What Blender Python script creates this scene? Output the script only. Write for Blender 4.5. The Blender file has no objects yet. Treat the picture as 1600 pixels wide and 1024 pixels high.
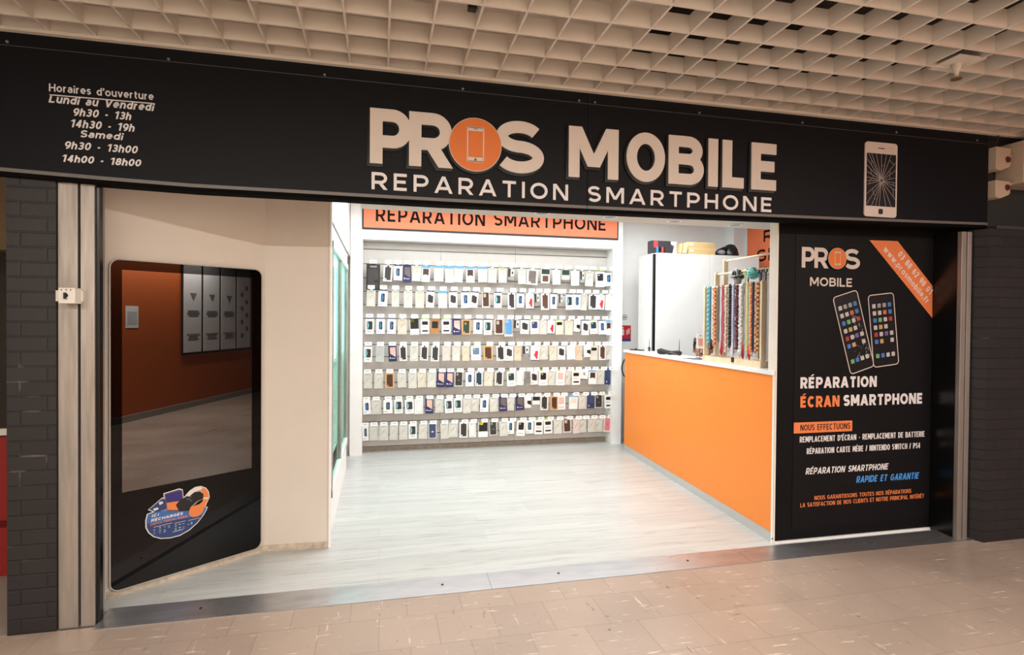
import bpy, bmesh, math, random
from mathutils import Vector, Matrix
random.seed(7)
C = bpy.context.scene.collection
SC = bpy.context.scene
PI = math.pi

# ------------------------------------------------------------------ camera
def camera():
    f, yaw, pitch, roll, d = 881.5, .2290, -.0120, .0081, 3.2727
    cy, sy, cp, sp = math.cos(yaw), math.sin(yaw), math.cos(pitch), math.sin(pitch)
    fwd = Vector((sy*cp, cy*cp, sp)); right = Vector((cy, -sy, 0)); up = right.cross(fwd)
    r2 = math.cos(roll)*right + math.sin(roll)*up
    u2 = -math.sin(roll)*right + math.cos(roll)*up
    m = Matrix(((r2.x, u2.x, -fwd.x, 0), (r2.y, u2.y, -fwd.y, -d), (r2.z, u2.z, -fwd.z, 1.6), (0, 0, 0, 1)))
    cd = bpy.data.cameras.new('camera'); cd.sensor_width = 36; cd.lens = f/1600*36; cd.clip_start = .01
    co = bpy.data.objects.new('camera', cd); C.objects.link(co); co.matrix_world = m
    SC.camera = co
camera()

# ------------------------------------------------------------------ world, view, lights
SC.view_settings.view_transform = 'Standard'
SC.view_settings.look = 'None'
SC.view_settings.gamma = 1
SC.view_settings.use_curve_mapping = False
SC.view_settings.exposure = 0.0
w = bpy.data.worlds.new('world'); SC.world = w; w.use_nodes = True
w.node_tree.nodes['Background'].inputs[0].default_value = (1.0, .91, .84, 1)
w.node_tree.nodes['Background'].inputs[1].default_value = .35

def area(name, loc, rot, sx, sy, power, col, spread=PI):
    l = bpy.data.lights.new(name, 'AREA'); l.shape = 'RECTANGLE'; l.size = sx; l.size_y = sy
    l.energy = power; l.color = col; l.spread = spread
    o = bpy.data.objects.new(name, l); C.objects.link(o); o.location = loc; o.rotation_euler = rot
    return o
WARM = (1.0, .955, .90)
COOL = (.94, .99, 1.0)
# corridor strip light under the grid ceiling, behind the camera
area('corridor_strip_light', (1.2, -3.4, 2.93), (0, 0, 0), 9.0, .10, 380, WARM)
# fluorescent light tubes of the shop ceiling
for k, y in enumerate((1.3, 2.0, 2.7)):
    area('shop_light', (1.6, y, 2.955), (0, 0, 0), 4.4, .3, 37, COOL)

# ------------------------------------------------------------------ materials
MATS = {}
def M(name, col, rough=.6, metal=0, spec=.5, coat=0, emis=None, es=0, alpha=1, trans=0, noise=0, nscale=8):
    if name in MATS: return MATS[name]
    m = bpy.data.materials.new(name); m.use_nodes = True
    nt = m.node_tree; b = nt.nodes['Principled BSDF']
    b.inputs['Base Color'].default_value = (*col, 1)
    b.inputs['Roughness'].default_value = rough; b.inputs['Metallic'].default_value = metal
    b.inputs['Specular IOR Level'].default_value = spec
    if coat: b.inputs['Coat Weight'].default_value = coat; b.inputs['Coat Roughness'].default_value = .05
    if emis: b.inputs['Emission Color'].default_value = (*emis, 1); b.inputs['Emission Strength'].default_value = es
    if alpha < 1: b.inputs['Alpha'].default_value = alpha
    if trans: b.inputs['Transmission Weight'].default_value = trans
    tc = nt.nodes.new('ShaderNodeTexCoord'); n = nt.nodes.new('ShaderNodeTexNoise')
    n.inputs['Scale'].default_value = nscale; n.inputs['Detail'].default_value = 5
    nt.links.new(tc.outputs['Object'], n.inputs['Vector'])
    mx = nt.nodes.new('ShaderNodeMixRGB'); mx.blend_type = 'MULTIPLY'
    mx.inputs[0].default_value = noise if noise else .05
    mx.inputs[1].default_value = (*col, 1)
    nt.links.new(n.outputs['Fac'], mx.inputs[2]); 
    cr = nt.nodes.new('ShaderNodeValToRGB'); cr.color_ramp.elements[0].position = .3; cr.color_ramp.elements[1].position = .62
    cr.color_ramp.elements[0].color = (.45, .45, .45, 1)
    nt.links.new(n.outputs['Fac'], cr.inputs[0]); nt.links.new(cr.outputs[0], mx.inputs[2])
    nt.links.new(mx.outputs[0], b.inputs['Base Color'])
    MATS[name] = m
    return m
def srgb(r, g, b):
    f = lambda c: ((c/255+.055)/1.055)**2.4 if c > 10 else c/255/12.92
    return (f(r), f(g), f(b))

def nodes(name):
    m = bpy.data.materials.new(name); m.use_nodes = True; MATS[name] = m
    nt = m.node_tree
    return m, nt, nt.nodes['Principled BSDF'], nt.nodes.new, nt.links.new
def ramp(N, stops):
    r = N('ShaderNodeValToRGB'); e = r.color_ramp.elements
    while len(e) < len(stops): e.new(.5)
    for i, (p, c) in enumerate(stops):
        e[i].position = p; e[i].color = (*c, 1) if len(c) == 3 else c
    return r

def mat_brick():
    m, nt, b, N, L = nodes('painted_brick')
    tc = N('ShaderNodeTexCoord'); sep = N('ShaderNodeSeparateXYZ'); L(tc.outputs['Object'], sep.inputs[0])
    add = N('ShaderNodeMath'); add.operation = 'ADD'; L(sep.outputs['X'], add.inputs[0]); L(sep.outputs['Y'], add.inputs[1])
    com = N('ShaderNodeCombineXYZ'); L(add.outputs[0], com.inputs[0]); L(sep.outputs['Z'], com.inputs[1])
    br = N('ShaderNodeTexBrick'); L(com.outputs[0], br.inputs['Vector'])
    br.inputs['Scale'].default_value = 1; br.inputs['Brick Width'].default_value = .23; br.inputs['Row Height'].default_value = .075
    br.inputs['Mortar Size'].default_value = .006; br.inputs['Mortar Smooth'].default_value = .4
    br.inputs['Color1'].default_value = (*srgb(34, 32, 33), 1); br.inputs['Color2'].default_value = (*srgb(40, 37, 38), 1)
    br.inputs['Mortar'].default_value = (*srgb(28, 26, 27), 1)
    n = N('ShaderNodeTexNoise'); n.inputs['Scale'].default_value = 30; n.inputs['Detail'].default_value = 6; L(tc.outputs['Object'], n.inputs['Vector'])
    # chipped lighter edges
    n2 = N('ShaderNodeTexNoise'); n2.inputs['Scale'].default_value = 5; n2.inputs['Detail'].default_value = 8; L(com.outputs[0], n2.inputs['Vector'])
    r = ramp(N, [(.62, (0, 0, 0)), (.72, (1, 1, 1))]); L(n2.outputs['Fac'], r.inputs[0])
    mul = N('ShaderNodeMath'); mul.operation = 'MULTIPLY'; L(br.outputs['Fac'], mul.inputs[0]); L(r.outputs[0], mul.inputs[1])
    mx = N('ShaderNodeMixRGB'); L(mul.outputs[0], mx.inputs[0]); L(br.outputs['Color'], mx.inputs[1]); mx.inputs[2].default_value = (*srgb(95, 88, 84), 1)
    L(mx.outputs[0], b.inputs['Base Color'])
    inv = N('ShaderNodeMath'); inv.operation = 'SUBTRACT'; inv.inputs[0].default_value = 1; L(br.outputs['Fac'], inv.inputs[1])
    ad = N('ShaderNodeMath'); ad.operation = 'MULTIPLY_ADD'; L(n.outputs['Fac'], ad.inputs[0]); ad.inputs[1].default_value = .35; L(inv.outputs[0], ad.inputs[2])
    bp = N('ShaderNodeBump'); bp.inputs['Strength'].default_value = .55; bp.inputs['Distance'].default_value = .005; L(ad.outputs[0], bp.inputs['Height']); L(bp.outputs[0], b.inputs['Normal'])
    b.inputs['Roughness'].default_value = .5
    return m

def mat_corridor_floor():
    m, nt, b, N, L = nodes('tan_vinyl_tiles')
    tc = N('ShaderNodeTexCoord'); mp = N('ShaderNodeMapping'); L(tc.outputs['Object'], mp.inputs[0])
    mp.inputs['Location'].default_value = (0.0, .2, 0)
    br = N('ShaderNodeTexBrick'); L(mp.outputs[0], br.inputs['Vector'])
    br.inputs['Scale'].default_value = 1; br.inputs['Brick Width'].default_value = .3; br.inputs['Row Height'].default_value = .3
    br.inputs['Mortar Size'].default_value = .0014; br.inputs['Mortar Smooth'].default_value = .2
    br.inputs['Color1'].default_value = (*srgb(172, 152, 137), 1); br.inputs['Color2'].default_value = (*srgb(165, 146, 132), 1)
    br.inputs['Mortar'].default_value = (*srgb(132, 113, 100), 1)
    big = N('ShaderNodeTexNoise'); big.inputs['Scale'].default_value = 1.3; big.inputs['Detail'].default_value = 4; L(tc.outputs['Object'], big.inputs['Vector'])
    rb = ramp(N, [(.3, (.86, .86, .86)), (.7, (1.05, 1.04, 1.02))]); L(big.outputs['Fac'], rb.inputs[0])
    mu = N('ShaderNodeMixRGB'); mu.blend_type = 'MULTIPLY'; mu.inputs[0].default_value = 1; L(br.outputs['Color'], mu.inputs[1]); L(rb.outputs[0], mu.inputs[2])
    col = mu.outputs[0]
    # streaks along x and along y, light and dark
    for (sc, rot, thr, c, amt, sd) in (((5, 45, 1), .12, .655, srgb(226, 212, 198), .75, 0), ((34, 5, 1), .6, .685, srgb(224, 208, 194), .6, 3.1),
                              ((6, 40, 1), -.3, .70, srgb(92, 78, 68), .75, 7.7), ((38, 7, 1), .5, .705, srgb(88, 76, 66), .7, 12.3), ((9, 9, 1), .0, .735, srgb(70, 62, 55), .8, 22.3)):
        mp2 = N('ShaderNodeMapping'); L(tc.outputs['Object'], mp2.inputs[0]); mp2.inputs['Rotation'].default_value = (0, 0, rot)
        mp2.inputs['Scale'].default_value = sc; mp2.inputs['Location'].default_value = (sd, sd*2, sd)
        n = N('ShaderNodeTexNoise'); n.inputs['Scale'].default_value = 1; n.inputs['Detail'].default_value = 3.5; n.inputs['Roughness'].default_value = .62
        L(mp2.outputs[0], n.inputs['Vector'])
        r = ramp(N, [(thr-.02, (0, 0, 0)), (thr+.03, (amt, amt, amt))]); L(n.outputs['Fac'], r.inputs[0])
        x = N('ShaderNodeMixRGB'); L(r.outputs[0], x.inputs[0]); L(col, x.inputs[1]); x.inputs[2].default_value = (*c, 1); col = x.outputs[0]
    L(col, b.inputs['Base Color'])
    b.inputs['Roughness'].default_value = .34
    b.inputs['Specular IOR Level'].default_value = .55
    rr = ramp(N, [(.3, (.26, .26, .26)), (.8, (.42, .42, .42))]); L(big.outputs['Fac'], rr.inputs[0]); L(rr.outputs[0], b.inputs['Roughness'])
    return m

def mat_shop_floor():
    m, nt, b, N, L = nodes('pale_oak_planks')
    tc = N('ShaderNodeTexCoord')
    br = N('ShaderNodeTexBrick'); L(tc.outputs['Object'], br.inputs['Vector']); br.offset = .37
    br.inputs['Scale'].default_value = 1; br.inputs['Brick Width'].default_value = 1.22; br.inputs['Row Height'].default_value = .19
    br.inputs['Mortar Size'].default_value = .0008
    br.inputs['Color1'].default_value = (*srgb(196, 198, 196), 1); br.inputs['Color2'].default_value = (*srgb(187, 189, 187), 1)
    br.inputs['Mortar'].default_value = (*srgb(170, 166, 160), 1)
    col = br.outputs['Color']
    for sc, a, bb, lo, sd in (((.8, 14, 1), .42, .64, .88, 0), ((2.2, 38, 1), .56, .70, .62, 5), ((4, 50, 1), .60, .72, .66, 9)):
        mp = N('ShaderNodeMapping'); L(tc.outputs['Object'], mp.inputs[0]); mp.inputs['Scale'].default_value = sc; mp.inputs['Location'].default_value = (sd, sd, 0)
        n = N('ShaderNodeTexNoise'); n.inputs['Scale'].default_value = 1; n.inputs['Detail'].default_value = 6; n.inputs['Roughness'].default_value = .6; n.inputs['Distortion'].default_value = .4
        L(mp.outputs[0], n.inputs['Vector'])
        r = ramp(N, [(a, (1, 1, 1)), (bb, (lo, lo, lo*.98))]); L(n.outputs['Fac'], r.inputs[0])
        x = N('ShaderNodeMixRGB'); x.blend_type = 'MULTIPLY'; x.inputs[0].default_value = 1; L(col, x.inputs[1]); L(r.outputs[0], x.inputs[2]); col = x.outputs[0]
    L(col, b.inputs['Base Color']); b.inputs['Roughness'].default_value = .3
    return m

def mat_brushed(name, col, rough, sc=(4, 4, 60)):
    m, nt, b, N, L = nodes(name)
    tc = N('ShaderNodeTexCoord'); mp = N('ShaderNodeMapping'); L(tc.outputs['Object'], mp.inputs[0]); mp.inputs['Scale'].default_value = sc
    n = N('ShaderNodeTexNoise'); n.inputs['Scale'].default_value = 1; n.inputs['Detail'].default_value = 6; L(mp.outputs[0], n.inputs['Vector'])
    r = ramp(N, [(.3, tuple(c*.72 for c in col)), (.65, col)]); L(n.outputs['Fac'], r.inputs[0]); L(r.outputs[0], b.inputs['Base Color'])
    r2 = ramp(N, [(.3, (rough+.12,)*3), (.7, (rough,)*3)]); L(n.outputs['Fac'], r2.inputs[0]); L(r2.outputs[0], b.inputs['Roughness'])
    b.inputs['Metallic'].default_value = .85
    return m

def mat_wood(name, c1, c2):
    m, nt, b, N, L = nodes(name)
    tc = N('ShaderNodeTexCoord'); mp = N('ShaderNodeMapping'); L(tc.outputs['Object'], mp.inputs[0]); mp.inputs['Scale'].default_value = (40, 6, 6)
    n = N('ShaderNodeTexNoise'); n.inputs['Scale'].default_value = 1; n.inputs['Detail'].default_value = 6; L(mp.outputs[0], n.inputs['Vector'])
    r = ramp(N, [(.35, c1), (.65, c2)]); L(n.outputs['Fac'], r.inputs[0]); L(r.outputs[0], b.inputs['Base Color']); b.inputs['Roughness'].default_value = .6
    return m

def mat_mirror_glass(name, base, fac, rough=.01):
    m, nt, b, N, L = nodes(name)
    b.inputs['Base Color'].default_value = (*base, 1); b.inputs['Roughness'].default_value = .4; b.inputs['Specular IOR Level'].default_value = 0
    g = N('ShaderNodeBsdfGlossy'); g.inputs['Roughness'].default_value = rough; g.inputs['Color'].default_value = (1, 1, 1, 1)
    mx = N('ShaderNodeMixShader'); mx.inputs[0].default_value = fac
    out = nt.nodes['Material Output']; L(b.outputs[0], mx.inputs[1]); L(g.outputs[0], mx.inputs[2]); L(mx.outputs[0], out.inputs[0])
    return m
def mat_glass(name, tint=(.93, 1, .98), fac=.1):
    m, nt, b, N, L = nodes(name)
    t = N('ShaderNodeBsdfTransparent'); t.inputs[0].default_value = (*tint, 1)
    g = N('ShaderNodeBsdfGlossy'); g.inputs['Roughness'].default_value = .02
    mx = N('ShaderNodeMixShader'); mx.inputs[0].default_value = fac
    out = nt.nodes['Material Output']; L(t.outputs[0], mx.inputs[1]); L(g.outputs[0], mx.inputs[2]); L(mx.outputs[0], out.inputs[0])
    return m

white_wall = M('white_wall', srgb(243, 243, 242), .6)
cream_wall = M('cream_laminate', srgb(216, 206, 194), .5, noise=.08, nscale=3)
grid_mat = M('grid_plastic', srgb(218, 208, 196), .6, noise=.1, nscale=5)
plenum_mat = M('plenum_board', srgb(214, 202, 188), .9, noise=.3, nscale=3)
plenum_dark = M('plenum_dark', srgb(70, 62, 56), .9, noise=.5, nscale=4)
black_panel = M('black_laminate', srgb(14, 16, 21), .5, spec=.18, noise=.1, nscale=4)
black_panel2 = M('black_vinyl', srgb(13, 13, 14), .5, spec=.2, noise=.1, nscale=4)
black_gloss = M('black_gloss', srgb(10, 10, 10), .25)
letter_mat = M('letter_cream', srgb(214, 202, 192), .5, noise=.06)
letter_white = M('letter_white', srgb(226, 222, 222), .4)
orange_logo = M('orange_logo', srgb(222, 118, 48), .5)
orange_ink = M('orange_ink', srgb(232, 130, 74), .5)
blue_ink = M('blue_ink', srgb(70, 150, 225), .5)
black_ink = M('black_ink', srgb(26, 22, 22), .5)
alu_dull = mat_brushed('dull_aluminium', srgb(190, 182, 174), .48, (30, 30, 3))
steel = mat_brushed('scuffed_steel', srgb(190, 190, 192), .26, (3, 14, 10))
matte_black = M('matte_black', srgb(14, 13, 13), .9, spec=.05)
gray_trim = M('grey_trim', srgb(105, 101, 98), .45)
brick = mat_brick()
floor_c = mat_corridor_floor()
floor_s = mat_shop_floor()
counter_orange = M('counter_orange', srgb(247, 142, 50), .42, noise=.04)
sign_orange = M('sign_orange', srgb(240, 122, 74), .3, spec=.4)
white_lam = M('white_laminate', srgb(240, 240, 238), .35)
white_plastic = M('white_plastic', srgb(228, 224, 214), .45)
wood = mat_wood('pale_wood', srgb(214, 192, 158), srgb(232, 212, 180))
card = M('cardboard', srgb(206, 172, 118), .8, noise=.15)
dark_metal = M('dark_metal', srgb(48, 48, 50), .4, metal=.6)
slat_mat = M('slatwall_grey', srgb(196, 192, 186), .35, noise=.1)
slat_groove = M('slat_groove', srgb(96, 93, 90), .5)

# ------------------------------------------------------------------ mesh helpers
def BM(): return bmesh.new()
def box(bm, x0, x1, y0, y1, z0, z1):
    v = [bm.verts.new(p) for p in ((x0,y0,z0),(x1,y0,z0),(x1,y1,z0),(x0,y1,z0),(x0,y0,z1),(x1,y0,z1),(x1,y1,z1),(x0,y1,z1))]
    for f in ((0,3,2,1),(4,5,6,7),(0,1,5,4),(1,2,6,5),(2,3,7,6),(3,0,4,7)): bm.faces.new([v[i] for i in f])
    return bm
def prism(bm, pts, y0, y1):
    """polygon in the xz plane given counter-clockwise seen from -y, extruded y0..y1"""
    a = [bm.verts.new((x, y0, z)) for x, z in pts]; b = [bm.verts.new((x, y1, z)) for x, z in pts]
    bm.faces.new(a); bm.faces.new(b[::-1]); n = len(pts)
    for i in range(n): bm.faces.new((a[i], b[i], b[(i+1) % n], a[(i+1) % n]))
    return bm
def prism_z(bm, pts, z0, z1):
    a = [bm.verts.new((x, y, z0)) for x, y in pts]; b = [bm.verts.new((x, y, z1)) for x, y in pts]
    bm.faces.new(a[::-1]); bm.faces.new(b); n = len(pts)
    for i in range(n): bm.faces.new((a[i], a[(i+1) % n], b[(i+1) % n], b[i]))
    return bm
def rrect(x0, x1, z0, z1, r, n=6):
    p = []
    for cx, cz, a0 in ((x1-r, z0+r, -90), (x1-r, z1-r, 0), (x0+r, z1-r, 90), (x0+r, z0+r, 180)):
        for k in range(n+1):
            a = math.radians(a0 + 90*k/n); p.append((cx+r*math.cos(a), cz+r*math.sin(a)))
    return p
def rring(bm, x0, x1, z0, z1, r, t, y0, y1, n=6):
    o = rrect(x0, x1, z0, z1, r, n); i = rrect(x0+t, x1-t, z0+t, z1-t, max(r-t, .0004), n); m = len(o)
    A = [bm.verts.new((x, y0, z)) for x, z in o]; B = [bm.verts.new((x, y0, z)) for x, z in i]
    D = [bm.verts.new((x, y1, z)) for x, z in o]; E = [bm.verts.new((x, y1, z)) for x, z in i]
    for k in range(m):
        j = (k+1) % m
        bm.faces.new((A[k], A[j], B[j], B[k])); bm.faces.new((D[j], D[k], E[k], E[j]))
        bm.faces.new((A[j], A[k], D[k], D[j])); bm.faces.new((B[k], B[j], E[j], E[k]))
    return bm
def tube(bm, pts, r, n=8, cap=True):
    pts = [Vector(p) for p in pts]; rings = []
    rr = r if isinstance(r, (list, tuple)) else [r]*len(pts)
    prev = None
    for i, p in enumerate(pts):
        t = (pts[min(i+1, len(pts)-1)] - pts[max(i-1, 0)]).normalized()
        if prev is None:
            a = Vector((0, 0, 1)) if abs(t.z) < .9 else Vector((1, 0, 0)); u = t.cross(a).normalized()
        else:
            u = (prev - t*prev.dot(t)).normalized()
        prev = u; v = t.cross(u)
        rings.append([bm.verts.new(p + (u*math.cos(2*PI*k/n) + v*math.sin(2*PI*k/n))*rr[i]) for k in range(n)])
    for a, b in zip(rings, rings[1:]):
        for k in range(n): bm.faces.new((a[k], a[(k+1) % n], b[(k+1) % n], b[k]))
    if cap: bm.faces.new(rings[0][::-1]); bm.faces.new(rings[-1])
    return bm
def lathe(bm, prof, c=(0, 0, 0), n=20, axis='z'):
    rings = []
    for r, h in prof:
        ring = []
        for k in range(n):
            a = 2*PI*k/n; x, y = r*math.cos(a), r*math.sin(a)
            q = (x, y, h) if axis == 'z' else ((x, h, y) if axis == 'y' else (h, x, y))
            ring.append(bm.verts.new((c[0]+q[0], c[1]+q[1], c[2]+q[2])))
        rings.append(ring)
    for a, b in zip(rings, rings[1:]):
        for k in range(n): bm.faces.new((a[k], a[(k+1) % n], b[(k+1) % n], b[k]))
    bm.faces.new(rings[0][::-1]); bm.faces.new(rings[-1])
    return bm
def ball(bm, c, r, sx=1, sy=1, sz=1, n=12):
    g = bmesh.ops.create_uvsphere(bm, u_segments=n, v_segments=max(6, n*2//3), radius=r)
    for v in g['verts']: v.co = Vector((c[0]+v.co.x*sx, c[1]+v.co.y*sy, c[2]+v.co.z*sz))
    return bm
def obj(name, bm, mat=None, parent=None, smooth=False, bevel=0, loc=None):
    if isinstance(bm, bmesh.types.BMesh):
        me = bpy.data.meshes.new(name); bmesh.ops.recalc_face_normals(bm, faces=bm.faces); bm.to_mesh(me); bm.free()
    else: me = bm
    if smooth:
        for p in me.polygons: p.use_smooth = True
    if mat: 
        me.materials.clear(); me.materials.append(mat)
    o = bpy.data.objects.new(name, me); C.objects.link(o)
    if parent: o.parent = parent
    if loc: o.location = loc
    if bevel:
        b = o.modifiers.new('bevel', 'BEVEL'); b.width = bevel; b.segments = 2; b.limit_method = 'ANGLE'
    return o
def tag(o, label, cat, group=None, kind=None):
    o['label'] = label; o['category'] = cat
    if group: o['group'] = group
    if kind: o['kind'] = kind
    return o
def struct(name, bm, m, smooth=False):
    o = obj(name, bm, m, smooth=smooth); o['kind'] = 'structure'; return o
def thing(name, label, cat, loc=(0, 0, 0), rotz=0, group=None):
    o = bpy.data.objects.new(name, None); C.objects.link(o); o.location = loc; o.rotation_euler = (0, 0, rotz)
    o.empty_display_size = .05
    return tag(o, label, cat, group)

# ------------------------------------------------------------------ own stroke lettering (no font file)
def _E(cx, cy, rx, ry, a0, a1, n=None):
    n = n or max(4, int(abs(a1-a0)/11)); return [(cx+rx*math.cos(math.radians(a0+(a1-a0)*k/n)), cy+ry*math.sin(math.radians(a0+(a1-a0)*k/n))) for k in range(n+1)]
O_ = ('O', (.5, .5, .5, .5))
def bowl_(x0, y0, y1, xm, r): return [(x0, y1), (xm, y1)] + _E(xm, (y0+y1)/2, r, (y1-y0)/2, 90, -90)[1:-1] + [(xm, y0), (x0, y0)]
V0 = [(0, 0), (0, 1)]; V1 = [(1, 0), (1, 1)]
# glyph: (width, [('S', polyline) | ('D', (x0,y0,x1,y1)) | ('O', ellipse)])
GL = {
 ' ': (.34, []), 'A': (.84, [('D', (.5, 1, 0, 0)), ('D', (.5, 1, 1, 0)), ('S', [(.2, .24), (.8, .24)])]),
 'B': (.66, [('S', V0), ('S', bowl_(0, .53, 1, .58, .36)), ('S', bowl_(0, 0, .53, .62, .38))]),
 'C': (.76, [('S', _E(.5, .5, .5, .5, 45, 315))]), 'D': (.76, [('S', V0), ('S', bowl_(0, 0, 1, .4, .6))]),
 'E': (.58, [('S', V0), ('S', [(0, 1), (1.08, 1)]), ('S', [(0, .51), (.98, .51)]), ('S', [(0, 0), (1.08, 0)])]),
 'F': (.56, [('S', V0), ('S', [(0, 1), (1.08, 1)]), ('S', [(0, .5), (.96, .5)])]),
 'G': (.8, [('S', _E(.5, .5, .5, .5, 45, 330) + [(1, .32), (1, .48), (.56, .48)])]),
 'H': (.72, [('S', V0), ('S', V1), ('S', [(0, .5), (1, .5)])]), 'I': (0, [('S', V0)]),
 'J': (.5, [('S', [(1, 1), (1, .28)] + _E(.5, .28, .5, .28, 0, -170)[1:])]), 'L': (.55, [('S', V0), ('S', [(0, 0), (1.1, 0)])]),
 'M': (.92, [('S', V0), ('S', V1), ('D', (.04, 1, .5, .22)), ('D', (.96, 1, .5, .22))]),
 'N': (.76, [('S', V0), ('S', V1), ('D', (.03, 1, .97, 0))]), 'O': (.88, [O_]),
 'P': (.66, [('S', V0), ('S', bowl_(0, .38, 1, .56, .44))]), 'Q': (.88, [O_, ('D', (.6, .3, 1, 0))]),
 'R': (.68, [('S', V0), ('S', bowl_(0, .40, 1, .56, .42)), ('D', (.5, .42, .98, 0))]),
 'S': (.62, [('S', _E(.5, .755, .48, .245, 28, 270) + _E(.5, .255, .5, .255, 90, -152)[1:])]),
 'T': (.68, [('S', [(.5, 0), (.5, 1)]), ('S', [(-.08, 1), (1.08, 1)])]),
 'U': (.72, [('S', [(0, 1), (0, .36)] + _E(.5, .36, .5, .36, 180, 360)[1:] + [(1, 1)])]),
 'V': (.8, [('D', (0, 1, .5, 0)), ('D', (1, 1, .5, 0))]), 'W': (1.15, [('D', (0, 1, .26, 0)), ('D', (.5, 1, .26, 0)), ('D', (.5, 1, .74, 0)), ('D', (1, 1, .74, 0))]),
 'Y': (.76, [('D', (0, 1, .5, .42)), ('D', (1, 1, .5, .42)), ('S', [(.5, 0), (.5, .45)])]), 'Z': (.66, [('S', [(0, 1), (1, 1)]), ('D', (.95, 1, .05, 0)), ('S', [(0, 0), (1, 0)])]),
 '0': (.6, [O_]), '1': (.38, [('S', [(.85, 0), (.85, 1)]), ('D', (.8, 1, .0, .76))]),
 '2': (.58, [('S', _E(.5, .70, .47, .30, 160, -25) + [(.02, .03)]), ('S', [(0, 0), (1.08, 0)])]),
 '3': (.56, [('S', _E(.46, .755, .47, .245, 150, -90) ), ('S', _E(.46, .265, .52, .265, 90, -150)), ('S', [(.25, .52), (.5, .52)])]),
 '4': (.64, [('D', (.72, 1, .0, .26)), ('S', [(0, .25), (1.1, .25)]), ('S', [(.74, 0), (.74, 1)])]),
 '5': (.56, [('S', [(.95, 1), (.1, 1), (.06, .56)]), ('S', [(.06, .58)] + _E(.45, .32, .53, .32, 110, -150))]),
 '6': (.6, [('O', (.5, .32, .5, .32)), ('S', [(0, .36)] + _E(.62, .42, .62, .58, 180, 80)[1:])]),
 '8': (.6, [('O', (.5, .76, .42, .24)), ('O', (.5, .26, .5, .26))]),
 '9': (.6, [('O', (.5, .68, .5, .32)), ('S', [(1, .64)] + _E(.38, .58, .62, .58, 0, -100)[1:])]),
 'a': (.50, [('S', _E(.5, .47, .48, .23, 150, 0) + [(1, 0)]), ('O', (.5, .20, .5, .20))]),
 'b': (.56, [('S', V0), ('O', (.5, .34, .5, .34))]), 'd': (.56, [('S', V1), ('O', (.5, .34, .5, .34))]),
 'e': (.56, [('S', [(0, .36), (1, .36)] + _E(.5, .36, .5, .34, 0, 318)[1:])]),
 'f': (.30, [('S', [(1.1, 1), (.8, 1)] + _E(.8, .78, .5, .22, 90, 180)[1:] + [(.3, 0)]), ('S', [(-.2, .66), (1.1, .66)])]),
 'h': (.54, [('S', V0), ('S', [(0, .36)] + _E(.5, .42, .5, .28, 160, 0)[1:] + [(1, 0)])]),
 'i': (0, [('S', [(0, 0), (0, .58)]), ('S', [(0, .94), (0, .99)])]), 'l': (0, [('S', V0)]),
 'm': (.92, [('S', [(0, 0), (0, .70)]), ('S', [(0, .4)] + _E(.25, .44, .25, .26, 160, 0)[1:] + [(.5, 0)]), ('S', [(.5, .4)] + _E(.75, .44, .25, .26, 160, 0)[1:] + [(1, 0)])]),
 'n': (.54, [('S', [(0, 0), (0, .70)]), ('S', [(0, .36)] + _E(.5, .42, .5, .28, 160, 0)[1:] + [(1, 0)])]),
 'o': (.60, [('O', (.5, .35, .5, .35))]), 'p': (.56, [('S', [(0, -.3), (0, .70)]), ('O', (.5, .35, .5, .35))]),
 'r': (.30, [('S', [(0, 0), (0, .70)]), ('S', [(0, .42)] + _E(.95, .42, .95, .28, 165, 90)[1:] )]),
 's': (.42, [('S', _E(.5, .53, .46, .17, 28, 270) + _E(.5, .18, .48, .18, 90, -152)[1:])]),
 't': (.30, [('S', [(.35, .92), (.35, .2)] + _E(.8, .2, .45, .2, 180, 270)[1:] + [(1.1, 0)]), ('S', [(-.15, .68), (1.1, .68)])]),
 'u': (.54, [('S', [(0, .70), (0, .30)] + _E(.5, .30, .5, .30, 180, 340)[1:]), ('S', [(1, 0), (1, .70)])]),
 'v': (.56, [('D', (0, .74, .5, 0)), ('D', (1, .74, .5, 0))]), 'w': (.86, [('D', (0, .74, .26, 0)), ('D', (.5, .74, .26, 0)), ('D', (.5, .74, .74, 0)), ('D', (1, .74, .74, 0))]),
 '-': (.34, [('S', [(0, .38), (1, .38)])]), '.': (0, [('S', [(0, -.02), (0, .10)])]), '’': (0, [('S', [(0, .80), (.0, 1.0)])]), '/': (.34, [('D', (1, 1, 0, 0))]),
}
ACC = {'É': ('E', 1), 'È': ('E', -1), 'Ê': ('E', 2)}
def _poly(bm, pts, y0, y1):
    s = sum(pts[i][0]*pts[(i+1) % len(pts)][1]-pts[(i+1) % len(pts)][0]*pts[i][1] for i in range(len(pts)))
    prism(bm, pts if s > 0 else pts[::-1], y0, y1)
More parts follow.
